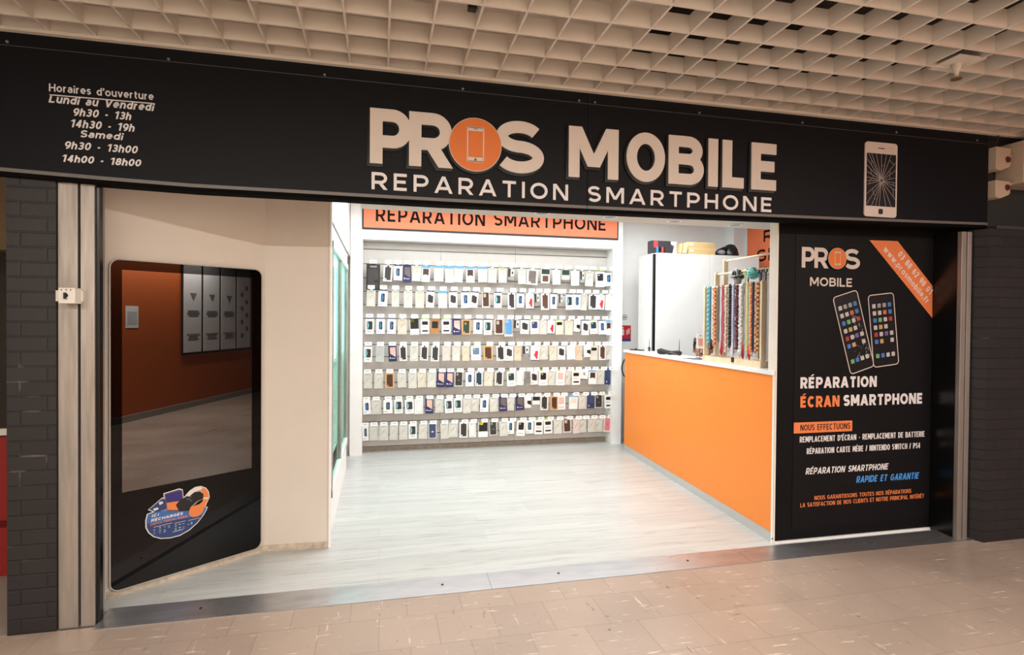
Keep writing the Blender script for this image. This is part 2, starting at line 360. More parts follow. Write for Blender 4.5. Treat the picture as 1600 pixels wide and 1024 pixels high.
def _stroke(bm, pts, t, y0, y1, closed=False):
    n = len(pts); L_, R_ = [], []
    for i, p in enumerate(pts):
        if closed: a, b = pts[(i-1) % n], pts[(i+1) % n]
        else: a, b = pts[max(i-1, 0)], pts[min(i+1, n-1)]
        d1 = Vector((p[0]-a[0], p[1]-a[1])); d2 = Vector((b[0]-p[0], b[1]-p[1]))
        if d1.length < 1e-9: d1 = d2
        if d2.length < 1e-9: d2 = d1
        d1.normalize(); d2.normalize(); n1 = Vector((-d1.y, d1.x)); n2 = Vector((-d2.y, d2.x)); m = n1+n2
        if m.length < .2: m = n1
        m.normalize(); k = t/2/max(.45, m.dot(n1)); L_.append((p[0]+m.x*k, p[1]+m.y*k)); R_.append((p[0]-m.x*k, p[1]-m.y*k))
    f = lambda q, y: bm.verts.new((q[0], y, q[1]))
    A = [f(q, y0) for q in L_]; B = [f(q, y0) for q in R_]; D = [f(q, y1) for q in L_]; E_ = [f(q, y1) for q in R_]
    for i in range(n if closed else n-1):
        j = (i+1) % n
        bm.faces.new((A[i], B[i], B[j], A[j])); bm.faces.new((D[i], D[j], E_[j], E_[i])); bm.faces.new((A[i], A[j], D[j], D[i])); bm.faces.new((B[i], E_[i], E_[j], B[j]))
    if not closed:
        bm.faces.new((A[0], D[0], E_[0], B[0])); bm.faces.new((A[-1], B[-1], E_[-1], D[-1]))
def text(name, body, x0, x1, z, h, y, mat, parent=None, bold=.16, shear=0, depth=0.0015, rot=0, spacing=.16, pivot=None, grow=0):
    """stroke lettering between x0 and x1 on baseline z with cap height h; bold = stroke / cap height"""
    t = bold*h; adv = []; glyphs = []
    for ch in body:
        acc = 0
        if ch in ACC: ch, acc = ACC[ch]
        w_, prims = GL[ch]; glyphs.append((w_, prims, acc)); adv.append(w_)
    tu = bold; tot = sum(a for a in adv)+len(body)*tu+spacing*(len(body)-1)
    nI = sum(1 for a in adv if a == 0)
    W = (x1-x0) - (h*shear if shear else 0)
    k = (W-len(body)*t)/max(1e-6, (tot-len(body)*tu)*h) if (tot-len(body)*tu) > 1e-6 else 1
    bm = BM(); X = x0; tt = t+grow*2
    for gi, (w_, prims, acc) in enumerate(glyphs):
        gw = w_*h*k
        U_ = lambda u: X+t/2+u*gw
        V_ = lambda v: z+t/2+v*(h-t)
        e = gi*1e-5
        for pi, (kind, a) in enumerate(prims):
            e = gi*1e-5 + pi*h*.0012
            if kind == 'S': 
                pts = [(U_(u), V_(v)) for u, v in a]
                # open ends run out to the outer line
                def ext(p, q):
                    d = Vector((p[0]-q[0], p[1]-q[1])).normalized(); return (p[0]+d.x*(t/2+grow), p[1]+d.y*(t/2+grow))
                s0, s1 = a[0], a[-1]
                if abs(a[0][0]-a[1][0]) < 1e-6: pts[0] = ext(pts[0], pts[1])
                if abs(a[-1][0]-a[-2][0]) < 1e-6 : pts[-1] = ext(pts[-1], pts[-2])
                _stroke(bm, pts, tt, y-depth-e, y)
            elif kind == 'O':
                cx, cy_, rx, ry = a; _stroke(bm, [(U_(u), V_(v)) for u, v in _E(cx, cy_, rx, ry, 0, 360, 36)[:-1]], tt, y-depth-e, y, True)
            else:
                u0, v0, u1, v1 = a; a0, a1 = (U_(u0), z+v0*h+(grow if v0 > v1 else -grow)), (U_(u1), z+v1*h+(grow if v1 > v0 else -grow))
                an = abs(math.atan2(a1[1]-a0[1], a1[0]-a0[0])); hw = tt/2/max(.5, math.sin(an) if an < PI else 1)
                _poly(bm, [(a0[0]-hw, a0[1]), (a0[0]+hw, a0[1]), (a1[0]+hw, a1[1]), (a1[0]-hw, a1[1])], y-depth-e, y)
        if acc == 2:
            cx = X+t/2+gw*.5; _poly(bm, [(cx-t*1.4, z+h*1.07), (cx-t*.5, z+h*1.07), (cx, z+h*1.16), (cx+t*.5, z+h*1.07), (cx+t*1.4, z+h*1.07), (cx, z+h*1.26)], y-depth-e, y)
        elif acc:
            cx = X+t/2+gw*.55; _poly(bm, [(cx-t*.5-acc*t*.2, z+h*1.08), (cx+t*.35-acc*t*.2, z+h*1.08), (cx+t*.6+acc*t*.45, z+h*1.24), (cx-t*.25+acc*t*.45, z+h*1.24)], y-depth-e, y)
        X += gw+t+spacing*h*k
    px, pz = pivot or (x0, z); cr, sr = math.cos(rot), math.sin(rot)
    for v in bm.verts:
        v.co.x += (v.co.z-z)*shear; dx, dz = v.co.x-px, v.co.z-pz; v.co.x = px+dx*cr-dz*sr; v.co.z = pz+dx*sr+dz*cr
    return obj(name, bm, mat, parent)

# ================================================================== SETTING
struct('floor_corridor', box(BM(), -9, 13, -4.1, .03, -.1, 0), floor_c)
struct('floor_shop', box(BM(), -1.75, 5.1, .19, 4.2, -.1, .004), floor_s)
# opposite corridor wall (seen mirrored in the dark screen)
ow = struct('wall_opposite', box(BM(), 3.2, 13, -3.87, -3.72, 0, 3.0), M('orange_paint', srgb(178, 84, 30), .55))
struct('wall_corridor', box(BM(), -9, 3.2, -4.25, -4.1, 0, 3.7), M('corridor_cream', srgb(225, 212, 196), .6))
struct('wall_corridor_step', box(BM(), 3.1, 3.2, -4.1, -3.72, 0, 3.7), M('corridor_cream', (0, 0, 0)))
struct('baseboard_opposite', box(BM(), 3.2, 13, -3.72, -3.69, 0, .10), M('grey_base', srgb(150, 142, 134), .5))
# pillars and walls of the front
struct('wall_left', box(BM(), -1.812, -1.6, .03, .75, 0, 2.3), brick)
bmr = BM(); prism_z(bmr, [(4.315, -.05), (9, -.05), (9, .4), (4.2, .4), (4.285, .03)], 0, 2.30)
struct('wall_right', bmr, brick)
struct('trim_1', box(BM(), 4.37, 9, -.06, .4, 2.301, 2.325), M('dark_trim', srgb(60, 58, 56), .5))
struct('wall_right_upper', box(BM(), 4.38, 9, .1, .4, 2.325, 3.4), M('dark_green_paint', srgb(44, 47, 46), .6, noise=.1))
# shop shell
struct('wall_back', box(BM(), -.7, 5.1, 3.79, 3.95, 0, 3.1), white_wall)
struct('wall_shop_right', box(BM(), 4.9, 5.05, .26, 3.79, 0, 3.1), M('blush_wall', srgb(236, 228, 228), .6))
struct('trim_2', box(BM(), 4.72, 4.9, 3.6, 3.79, 0, 3.0), white_wall)
struct('ceiling_shop', box(BM(), -.75, 5.05, .95, 3.95, 3.0, 3.1), M('white_ceiling', srgb(240, 240, 238), .7))
# lowered soffit with the downlights over the entrance
struct('ceiling_soffit', box(BM(), -.14, 4.9, .11, .95, 2.4, 2.47), M('soffit_white', srgb(214, 206, 196), .55))
struct('trim_3', box(BM(), -1.6, 4.9, .93, .95, 2.47, 3.0), white_wall)
struct('ceiling_entrance', box(BM(), -1.6, -.14, .11, 1.0, 2.47, 2.5), M('soffit_white', (1, 1, 1)))

# grid ceiling of the corridor: one louvre grid lying on a frame, plus what is above it
def grid():
    bm = BM(); x0, p, z0, z1, t = -1.603, .2046, 3.012, 3.10, .0055
    ys = [-.012] + [-.1478-j*p for j in range(17)]
    for y in ys: box(bm, -8.9, 12.9, y-t, y+t, z0, z1)
    i0 = -20
    for i in range(i0, 60):
        x = x0+i*p
        box(bm, x-t, x+t, -3.6, .0, z0+.0008, z1-.0005)
    return bm
struct('ceiling_grid', grid(), grid_mat)
struct('ceiling_plenum', box(BM(), -9, 1.35, -4.1, -.01, 3.14, 3.17), plenum_mat)
struct('ceiling_slab', box(BM(), -9, 13, -4.1, .4, 3.62, 3.7), plenum_dark)
struct('trim_4', box(BM(), -9, 13, .0, .1, 3.0, 3.62), plenum_dark)
struct('trim_5', box(BM(), -9, 4.9, -.03, .0, 2.996, 3.012), grid_mat)

# metal threshold ramp
th = BM()
prism(th, [(0, 0), (0, 0)] and [(-1.425, 0), (4.33, 0), (4.33, .001), (-1.425, .001)], .005, .006)
th = BM()
def wedge(bm, x0, x1):
    v = [bm.verts.new(q) for q in ((x0,0,.0),(x1,0,0),(x1,.21,0),(x0,.21,0),(x0,0,.004),(x1,0,.004),(x1,.19,.018),(x0,.19,.018),(x1,.21,.006),(x0,.21,.006))]
    for f in ((0,1,5,4),(4,5,6,7),(7,6,8,9),(9,8,2,3),(0,3,2,1),(0,4,7,9,3),(1,2,8,6,5)): bm.faces.new([v[i] for i in f])
    return bm
t0 = thing('threshold_plate', 'long scuffed steel threshold plate along the shop entrance floor', 'threshold')
for a, b in ((-1.425, .655), (.657, 2.42), (2.422, 4.33)): obj('plate', wedge(BM(), a, b), steel, t0)
for x in (.37, 1.1, -.95, 2.0):
    obj('screw', lathe(BM(), [(.008, 0), (.008, .004), (.004, .006)], (x, .1, .010), 10), dark_metal, t0)
# thin white floor trim under the black panel
struct('trim_6', box(BM(), 2.785, 4.3, .236, .25, .004, .020), white_lam)

# shutter rails at both sides
def rail(name, label, xs):
    t = thing(name, label, 'shutter rail', (0, 0, 0))
    for (a, b, y0, y1, m, nm) in xs: obj(nm, box(BM(), a, b, y0, y1, 0, 2.285), m, t, bevel=.002)
rail('shutter_rail', 'scratched grey metal shutter rail beside the left brick pillar', [(-1.598, -1.51, .045, .16, alu_dull, 'rail_flange'), (-1.51, -1.498, .07, .16, black_gloss, 'rail_slot'), (-1.498, -1.435, .045, .16, alu_dull, 'rail_flange'), (-1.435, -1.418, .06, .10, black_gloss, 'rubber_seal')])
rail('shutter_rail', 'scratched grey metal shutter rail beside the right brick pillar', [(4.168, 4.212, .03, .16, alu_dull, 'rail_flange'), (4.212, 4.222, .06, .16, black_gloss, 'rail_slot'), (4.222, 4.262, .03, .16, alu_dull, 'rail_flange'), (4.165, 4.1678, .06, .245, black_gloss, 'rubber_seal')])

# ------------------------------------------------------------------ partition left of entrance
P0 = Vector((-1.50, .33, 0)); P1 = Vector((-.77, .865, 0)); P2 = Vector((-.345, .84, 0))
pt = (P1-P0).normalized(); pang = math.atan2(pt.y, pt.x); PL = (P1-P0).length
q = BM(); prism_z(q, [(P0.x-pt.x*.14, P0.y-pt.y*.14), (P1.x, P1.y), (P2.x, P2.y), (P2.x, P2.y+.04), (P1.x, P1.y+.05), (P0.x-pt.x*.14, P0.y+.1)], .004, 2.47)
struct('wall_entrance_left', q, cream_wall)
struct('trim_7', box(BM(), -.346, -.334, .825, .90, .004, 2.47), white_lam)
q = BM(); n2 = Vector((pt.y, -pt.x, 0))*.006
prism_z(q, [(P0.x+n2.x, P0.y+n2.y), (P1.x+n2.x, P1.y-.006), (P2.x, P2.y-.006), (P2.x, P2.y), (P1.x, P1.y), (P0.x, P0.y)], .004, .045)
struct('baseboard_entrance', q, M('scuffed_cream', srgb(205, 190, 170), .6, noise=.6, nscale=25))

# dark display screen on the angled partition; local x along the panel, -y towards the viewer
scr = thing('display_screen', 'tall black glass display screen with rounded corners on angled cream wall', 'screen', (P0.x+pt.y*.012, P0.y-pt.x*.012, 0), pang)
obj('frame', rring(BM(), .008, .878, .040, 1.934, .052, .007, -.010, .012, 8), M('grey_bezel', srgb(176, 170, 163), .35), scr)
obj('bezel', prism(BM(), rrect(.014, .872, .046, 1.928, .047, 8), -.008, .008), mat_mirror_glass('black_glass', srgb(5, 4, 4), .022), scr)
obj('screen', box(BM(), .070, .808, -.0085, -.006, .60, 1.872), mat_mirror_glass('dark_screen', srgb(12, 9, 8), .19), scr)

# sticker on the glass (its own flat cut-out)
st = thing('shop_sticker', 'blue and orange cut-out sticker reading ICI RECHARGES on the black glass', 'sticker', scr.location, pang)
def SX(cx): return .188+(cx-215)/760*.349
def SZ(cx, cy): return .571-(cy+.10*(cx-595)-220)/655*.31*.94 - .012
def spoly(pts, y, name, m, d=.0006, parent=st):
    p = [(SX(a), SZ(a, b)) for a, b in pts]
    s = sum(p[i][0]*p[(i+1) % len(p)][1]-p[(i+1) % len(p)][0]*p[i][1] for i in range(len(p)))
    if s < 0: p = p[::-1]
    return obj(name, prism(BM(), p, y-d, y), m, parent)
def grow(pts, k):
    cx = sum(a for a, b in pts)/len(pts); cy = sum(b for a, b in pts)/len(pts)
    return [(a+(a-cx)/max(1, math.hypot(a-cx, b-cy))*k, b+(b-cy)/max(1, math.hypot(a-cx, b-cy))*k) for a, b in pts]
stw = M('sticker_white', srgb(225, 218, 214), .4); stb = M('sticker_navy', srgb(38, 62, 112), .4); stb2 = M('sticker_blue', srgb(60, 104, 165), .4)
sto = M('sticker_orange', srgb(226, 128, 66), .4); stk = M('sticker_black', srgb(24, 22, 24), .4); stp = M('sticker_purple', srgb(50, 42, 112), .4)
bowl = [(225, 545)] + [(595-375*math.cos(a), 545+325*math.sin(a)) for a in [math.radians(6+k*8.6) for k in range(20)]] + [(950, 530), (780, 500), (330, 488)]
bowl = [(240, 515), (222, 600), (225, 690), (255, 760), (310, 820), (390, 860), (500, 872), (610, 860), (720, 810), (820, 730), (895, 640), (935, 570), (948, 530), (800, 515), (600, 500), (330, 492)]
hp = [(690, 330), (740, 275), (800, 238), (870, 232), (930, 262), (965, 320), (972, 400), (935, 470), (905, 560), (880, 610), (830, 640), (770, 640), (725, 610), (718, 560), (740, 500), (800, 480), (850, 470), (890, 440), (900, 380), (905, 330), (870, 280), (800, 280), (720, 345)]
card_p = [(250, 455), (400, 328), (450, 350), (450, 480), (340, 500)]
con_p = [(425, 270), (600, 232), (640, 250), (660, 480), (640, 540), (455, 500)]
pad_p = [(560, 440), (600, 390), (760, 295), (860, 290), (920, 350), (900, 400), (820, 430), (740, 500), (720, 545), (600, 530)]
for nm, pp in (('backing', bowl), ('backing', card_p), ('backing', con_p), ('backing', pad_p), ('backing', hp)):
    spoly(grow(pp, 14), -.0095, nm, stw)
spoly(bowl, -.0105, 'blue_bowl', stb2)
spoly([(226, 690), (255, 760), (310, 820), (390, 860), (500, 872), (610, 860), (720, 810), (820, 730), (895, 640), (560, 640), (226, 640)], -.0109, 'navy_field', stb)
spoly(card_p, -.0105, 'card_picture', stb); spoly([(360, 375), (400, 365), (415, 390), (372, 412)], -.0112, 'chip', stw); spoly([(295, 450), (350, 440), (360, 465), (310, 480)], -.0112, 'chip', stw)
spoly(con_p, -.0111, 'console_picture', M('sticker_grey', srgb(90, 78, 90), .4)); spoly([(440, 280), (600, 250), (625, 262), (640, 385), (452, 390)], -.0118, 'console_screen', stp)
spoly([(452, 395), (640, 390), (640, 520), (460, 490)], -.0118, 'console_keys', sto)
spoly(pad_p, -.0122, 'gamepad_picture', stk)
for a, b in ((740, 345), (725, 380), (745, 405), (700, 375)): spoly([(a-12, b), (a, b-10), (a+12, b), (a, b+10)], -.0128, 'button', M('sticker_mid', srgb(120, 115, 120), .4))
spoly(hp, -.0130, 'headphone_picture', sto)
spoly([(690, 330), (740, 275), (800, 238), (870, 232), (890, 262), (800, 280), (720, 345)], -.0136, 'headphone_band', stw)
spoly([(905, 388), (960, 388), (958, 410), (903, 408)], -.0136, 'headphone_band', stw)
def stext(body, cx0, cx1, cyb, hpx, m, bold=.2, name='lettering', sh=.2):
    return text(name, body, SX(cx0), SX(cx1), SZ((cx0+cx1)/2, cyb), hpx/655*.29, -.0112, m, st, bold, sh, .0006)
stext('ICI', 280, 365, 560, 38, stw, .24); stext('RECHARGES', 272, 652, 604, 38, stw, .24); stext('DÉMATÉRIALISÉES', 262, 705, 650, 26, sto, .2)
random.seed(3)
ink = BM()
for cx in (310, 375, 430, 480, 560, 610, 655, 715, 755):
    for cy in (715, 735, 760, 785):
        if random.random() < .3 or (cy > 750 and cx > 700): continue
        w_ = random.uniform(14, 26); x0, x1 = SX(cx-w_/2), SX(cx+w_/2); z = SZ(cx, cy); box(ink, x0, x1, -.0118, -.0110, z, z+random.uniform(.0015, .0035))
for a, b, cy in ((300, 520, 690), (545, 680, 685), (710, 860, 675), (520, 645, 800)): box(ink, SX(a), SX(b), -.0118, -.0110, SZ((a+b)/2, cy), SZ((a+b)/2, cy)+.002)
obj('small_print', ink, stw, st)

# posters on the orange wall opposite (seen only as reflection)
pf = M('poster_frame', srgb(20, 18, 18), .5); pw = M('poster_white', srgb(226, 222, 220), .6); pg = M('poster_grey', srgb(120, 118, 120), .6)
for k in range(4):
    a = 4.93+k*.555
    t = thing('wall_poster', 'tall white printed poster on the orange corridor wall, %s of a row of four' % ['first', 'second', 'third', 'fourth'][k], 'poster', (0, 0, 0), 0, 'posters on the orange wall')
    obj('frame', box(BM(), a, a+.555, -3.72, -3.69, .95, 2.75), pf, t); obj('sheet', box(BM(), a+.03, a+.525, -3.69, -3.685, .99, 2.72), pw, t)
    g = BM()
    if k < 3:
        for j, (w_, z) in enumerate(((.3, 1.72), (.36, 1.68), (.28, 1.64), (.36, 1.3), (.24, 1.26), (.3, 1.22))): box(g, a+.29-w_/2, a+.29+w_/2, -3.686, -3.68, z, z+.02)
        prism(g, [(a+.2, 2.05), (a+.38, 2.05), (a+.29, 1.92)][::-1], -3.686, -3.68)
    else:
        for j in range(8): lathe(g, [(.05, 0), (.05, .006)], (a+.2+.18*(j % 2), -3.686, 1.25+j*.14), 16, 'y')
    obj('print', g, pg, t)
t = thing('paper_notice', 'small white paper notice taped to the orange corridor wall', 'notice')
obj('sheet', box(BM(), 3.66, 3.92, -3.72, -3.715, 1.44, 1.78), pw, t)
g = BM()
for j in range(7): box(g, 3.69, 3.89, -3.716, -3.714, 1.5+j*.03, 1.508+j*.03)
obj('print', g, pg, t)

# ------------------------------------------------------------------ fascia sign
FB = [(-9, 2.30), (-1.82, 2.293), (-1.38, 2.277), (-.967, 2.266), (.377, 2.265), (1.229, 2.270), (1.937, 2.276), (3.005, 2.290), (4.362, 2.314)]
def fbz(x):
    for (a, za), (b, zb) in zip(FB, FB[1:]):
        if x <= b: return za+(zb-za)*(x-a)/(b-a)
    return FB[-1][1]
fs = thing('shop_sign_fascia', 'long black fascia signboard over the entrance lettered PROS MOBILE REPARATION SMARTPHONE', 'shop sign')
def strip_pts(xa, xb, off0, off1):
    xs = [xa] + [x for x, _ in FB if xa < x < xb] + [xb]
    return [(x, fbz(x)+off0) for x in xs] + [(x, fbz(x)+off1) for x in xs[::-1]]
for xa, xb in ((-9, 1.2275), (1.2305, 4.362)):
    xs = [xa] + [x for x, _ in FB if xa < x < xb] + [xb]
    obj('panel', prism(BM(), [(x, fbz(x)+.038) for x in xs] + [(xb, 2.93), (xa, 2.93)], 0, .04), black_panel, fs)
    obj('upper_batten', box(BM(), xa, xb, .004, .04, 2.932, 2.998), black_panel, fs)
    obj('ledge_line', box(BM(), xa, xb, .001, .04, 2.929, 2.933), gray_trim, fs)
    obj('bottom_trim', prism(BM(), strip_pts(xa, xb, .021, .039), -.003, .04), gray_trim, fs)
    obj('bottom_lip', prism(BM(), strip_pts(xa, xb, .0, .0205), .002, .04), matte_black, fs)
obj('shutter_box_underside', prism(BM(), strip_pts(-1.6, 4.3, .004, .03), .04, .11), matte_black, fs)
for i, (x, z) in enumerate([(-1.79, 2.949), (-1.079, 2.944), (-.307, 2.945), (.458, 2.945), (1.172, 2.945), (1.275, 2.945), (1.988, 2.946), (2.76, 2.95), (3.533, 2.95), (4.255, 2.952)]):
    obj('screw', lathe(BM(), [(.007, .004), (.007, -.001), (.003, -.004)], (x, 0, z), 10, 'y'), M('screw_grey', srgb(120, 118, 116), .4), fs)
# opening hours
ih = [('Horaires d’ouverture', -1.612, -1.147, 2.724, .038, 0, .15), ('Lundi au Vendredi', -1.614, -1.140, 2.668, .040, .22, .19), ('9h30 - 13h', -1.511, -1.244, 2.612, .039, .22, .19),
      ('14h30 - 19h', -1.523, -1.229, 2.554, .039, .22, .19), ('Samedi', -1.479, -1.282, 2.507, .036, .22, .19), ('9h30 - 13h00', -1.548, -1.215, 2.444, .038, .22, .19), ('14h00 - 18h00', -1.56, -1.2, 2.378, .036, .22, .21)]
for s, a, b, z, h, sh, bo in ih: text('hours_lettering', s, a, b, z, h, 0, letter_white, fs, bo, sh, .002)
obj('underline', box(BM(), -1.61, -1.146, -.002, 0, 2.704, 2.709), letter_white, fs)
# big relief letters
def letter(ch, x0, x1, z0=2.474, h=.307, bold=.225):
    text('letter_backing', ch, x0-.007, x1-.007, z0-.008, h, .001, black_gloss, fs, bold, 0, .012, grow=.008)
    text('letter', ch, x0, x1, z0, h, -.010, letter_mat, fs, bold, 0, .010)
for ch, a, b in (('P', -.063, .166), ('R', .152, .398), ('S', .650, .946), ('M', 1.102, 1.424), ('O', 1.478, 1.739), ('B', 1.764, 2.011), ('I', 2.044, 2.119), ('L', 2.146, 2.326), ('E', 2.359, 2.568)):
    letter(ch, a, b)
def disc(bm, cx, cz, r, y0, y1, n=48): return lathe(bm, [(r, y1), (r, y0)], (cx, 0, cz), n, 'y')
def logo_disc(parent, cx, cz, r, y, rim=letter_mat):
    s = r/.155
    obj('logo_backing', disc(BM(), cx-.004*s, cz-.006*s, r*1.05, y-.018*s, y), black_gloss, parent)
    obj('logo_rim', disc(BM(), cx, cz, r, y-.024*s, y-.012*s), rim, parent)
    obj('logo_disc', disc(BM(), cx, cz, r*.975, y-.026*s, y-.014*s), orange_logo, parent)
    k = r/.155; f = BM(); yy = y-.026*s
    rring(f, cx-.050*k, cx+.050*k, cz-.102*k, cz+.102*k, .008*k, .0065*k, yy-.002*s, yy)
    box(f, cx-.045*k, cx+.045*k, yy-.002*s, yy, cz+.078*k, cz+.099*k); box(f, cx-.045*k, cx+.045*k, yy-.002*s, yy, cz-.099*k, cz-.074*k)
    ph = obj('phone_symbol', f, rim, parent)
    obj('phone_button', disc(BM(), cx, cz-.087*k, .0075*k, yy-.003*s, yy-.002*s, 14), M('button_brown', srgb(120, 80, 60), .5), parent)
    obj('phone_speaker', box(BM(), cx-.012*k, cx+.012*k, yy-.003*s, yy-.002*s, cz+.087*k, cz+.091*k), M('button_brown', (0, 0, 0)), parent)
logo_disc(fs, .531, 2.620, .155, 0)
text('lettering', 'REPARATION', -.053, 1.104, 2.332, .096, 0, letter_white, fs, .175, 0, .006, spacing=.34)
text('lettering', 'SMARTPHONE', 1.232, 2.526, 2.334, .096, 0, letter_white, fs, .175, 0, .006, spacing=.34)
# cracked phone symbol
obj('phone_plate', prism(BM(), rrect(3.262, 3.534, 2.346, 2.864, .022), -.008, 0), letter_mat, fs)
obj('phone_screen', box(BM(), 3.275, 3.521, -.0095, -.007, 2.420, 2.785), M('screen_black', srgb(22, 20, 26), .3), fs)
obj('phone_button', prism(BM(), rrect(3.380, 3.416, 2.366, 2.402, .008), -.0095, -.007), black_ink, fs)
obj('phone_speaker', prism(BM(), rrect(3.370, 3.424, 2.820, 2.826, .0028), -.0095, -.007), black_ink, fs)
def crack_lines():
    bm = BM(); cx, cz = 3.400, 2.600
    def seg(a, b, w0, w1):
        d = Vector((b[0]-a[0], b[1]-a[1])); n = Vector((-d.y, d.x)).normalized()
        prism(bm, [(a[0]-n.x*w0, a[1]-n.y*w0), (b[0]-n.x*w1, b[1]-n.y*w1), (b[0]+n.x*w1, b[1]+n.y*w1), (a[0]+n.x*w0, a[1]+n.y*w0)], -.0105, -.0094)
    ends = [(3.286, 2.785), (3.312, 2.785), (3.352, 2.785), (3.395, 2.785), (3.440, 2.785), (3.480, 2.785), (3.521, 2.735), (3.521, 2.680), (3.521, 2.625), (3.521, 2.590), (3.521, 2.566), (3.521, 2.535),
            (3.521, 2.470), (3.486, 2.420), (3.440, 2.420), (3.382, 2.420), (3.352, 2.420), (3.318, 2.420), (3.276, 2.430), (3.276, 2.500), (3.276, 2.565), (3.276, 2.592), (3.276, 2.618), (3.276, 2.655), (3.276, 2.700), (3.276, 2.745)]
    for e in ends: seg((cx, cz), e, .0016, .0012)
    random.seed(5)
    for i in range(len(ends)):
        a, b = ends[i], ends[(i+1) % len(ends)]; k = random.choice((.35, .55, .7, .8)); 
        if random.random() < .6: seg((cx+(a[0]-cx)*k, cz+(a[1]-cz)*k), (cx+(b[0]-cx)*(k+.05), cz+(b[1]-cz)*(k+.05)), .001, .001)
    return bm
obj('crack_lines', crack_lines(), M('crack_grey', srgb(170, 160, 155), .5), fs)

# ------------------------------------------------------------------ black poster panel on the right
struct('wall_entrance_right', box(BM(), 2.785, 4.45, .25, .33, .0, 2.47), black_panel2)
struct('trim_8', box(BM(), 2.777, 2.785, .25, .335, .004, 2.4), M('cream_post', srgb(238, 230, 218), .45))
ps = thing('poster_panel', 'tall black vinyl poster with shop logo, two phones and repair service list', 'poster')
obj('sheet', box(BM(), 2.926, 4.164, .247, .2499, .10, 2.245), M('poster_black', srgb(18, 17, 19), .5, spec=.2), ps)
y = .247
# logo
for ch, a, b in (('P', 2.977, 3.088), ('R', 3.085, 3.205), ('S', 3.345, 3.484)): text('logo_lettering', ch, a, b, 2.004, .150, y, letter_mat, ps, .20, 0, .001)
logo_disc(ps, 3.275, 2.078, .078, y)
text('logo_lettering', 'MOBILE', 3.05, 3.418, 1.872, .064, y, letter_mat, ps, .19, 0, .001)
# corner banner
obj('corner_banner', prism(BM(), [(3.567, 2.226), (4.163, 1.648), (4.160, 1.896), (3.825, 2.229)], y-.001, y), orange_ink, ps)
ang = math.atan2(1.648-2.226, 4.163-3.567)
def along(s, off): return 3.567+math.cos(ang)*s-math.sin(ang)*off, 2.226+math.sin(ang)*s+math.cos(ang)*off
for s, ln, off, h, body in ((.255, .43, .105, .050, '03 88 62 98 01'), (.135, .58, .036, .046, 'www.prosmobile.fr')):
    px, pz = along(s, off); text('banner_lettering', body, px, px+ln, pz, h, y-.001, letter_white, ps, .17, 0, .001, rot=ang, spacing=.22)
# phones
def phone_picture(cx, cz, w_, h, tilt, cracked):
    c, s = math.cos(tilt), math.sin(tilt)
    def rot(bm):
        for v in bm.verts:
            dx, dz = v.co.x, v.co.z; v.co.x = cx+dx*c-dz*s; v.co.z = cz+dx*s+dz*c
        return bm
    o = -.0012 if not cracked else 0
    obj('phone_body', rot(prism(BM(), rrect(-w_/2, w_/2, -h/2, h/2, .03), y-.001+o, y+o)), M('poster_phone', srgb(20, 19, 22), .4), ps)
    obj('phone_outline', rot(rring(BM(), -w_/2, w_/2, -h/2, h/2, .03, .0065, y-.002+o, y+o)), letter_mat, ps)
    cols = [(srgb(190, 185, 182), 'w'), (srgb(150, 150, 150), 'g'), (srgb(66, 120, 190), 'b'), (srgb(200, 110, 70), 'o'), (srgb(110, 170, 110), 'n'), (srgb(170, 60, 60), 'r'), (srgb(110, 90, 160), 'p'), (srgb(190, 160, 100), 'y')]
    lay = ['wggb', 'wwob', 'bnwr', 'wyw.', 'rwpw', 'by.w', '....', 'nbww']
    key = {k: c2 for c2, k in cols}; bms = {}
    gx, gz = w_*.2, h*.098
    for r, row in enumerate(lay):
        for q_, ch in enumerate(row):
            if ch == '.': continue
            bm = bms.setdefault(ch, BM()); x = (q_-1.5)*gx; z = h*.34-r*gz
            prism(bm, rrect(x-.015, x+.015, z-.016, z+.016, .004, 2), y-.0026+o, y-.001+o)
    for ch, bm in bms.items(): obj('app_icons', rot(bm), M('icon_'+ch, key[ch], .5), ps)
    if cracked:
        bm = BM(); random.seed(11)
        for k in range(46):
            a = random.uniform(.0, 6.28); px, pz = random.uniform(-.03, .10), random.uniform(-.2, .12); l = random.uniform(.008, .035)
            dx, dz = math.cos(a)*l, math.sin(a)*l
            if abs(px+dx) > .1: continue
            prism(bm, [(px, pz), (px+dx, pz+dz), (px+dx*.5+.004, pz+dz*.5)], y-.0034+o, y-.0028+o)
        obj('cracks', rot(bm), M('icon_w', (1, 1, 1)), ps)
phone_picture(3.437, 1.535, .225, .60, math.radians(16.5), True)
phone_picture(3.705, 1.553, .238, .55, math.radians(6.5), False)
for body, a, b, z, h, m, bo, sh in (('RÉPARATION', 2.981, 3.652, 1.123, .082, letter_white, .235, 0), ('ÉCRAN', 2.983, 3.321, .983, .083, orange_ink, .235, 0), ('SMARTPHONE', 3.355, 4.085, .985, .083, letter_white, .235, 0),
        ('REMPLACEMENT D’ÉCRAN - REMPLACEMENT DE BATTERIE', 2.982, 4.109, .728, .043, letter_white, .165, 0), ('RÉPARATION CARTE MÈRE / NINTENDO SWITCH / PS4', 3.043, 4.068, .640, .043, letter_white, .165, 0),
        ('RÉPARATION SMARTPHONE', 3.035, 3.776, .491, .047, letter_white, .185, .2), ('RAPIDE ET GARANTIE', 3.48, 4.067, .404, .050, blue_ink, .185, .2),
        ('NOUS GARANTISSONS TOUTES NOS RÉPARATIONS', 3.115, 3.99, .298, .031, orange_ink, .15, 0), ('LA SATISFACTION DE NOS CLIENTS ET NOTRE PRINCIPAL INTÉRÊT', 2.995, 4.113, .252, .031, orange_ink, .15, 0)):
    text('lettering', body, a, b, z, h, y, m, ps, bo, sh, .001)
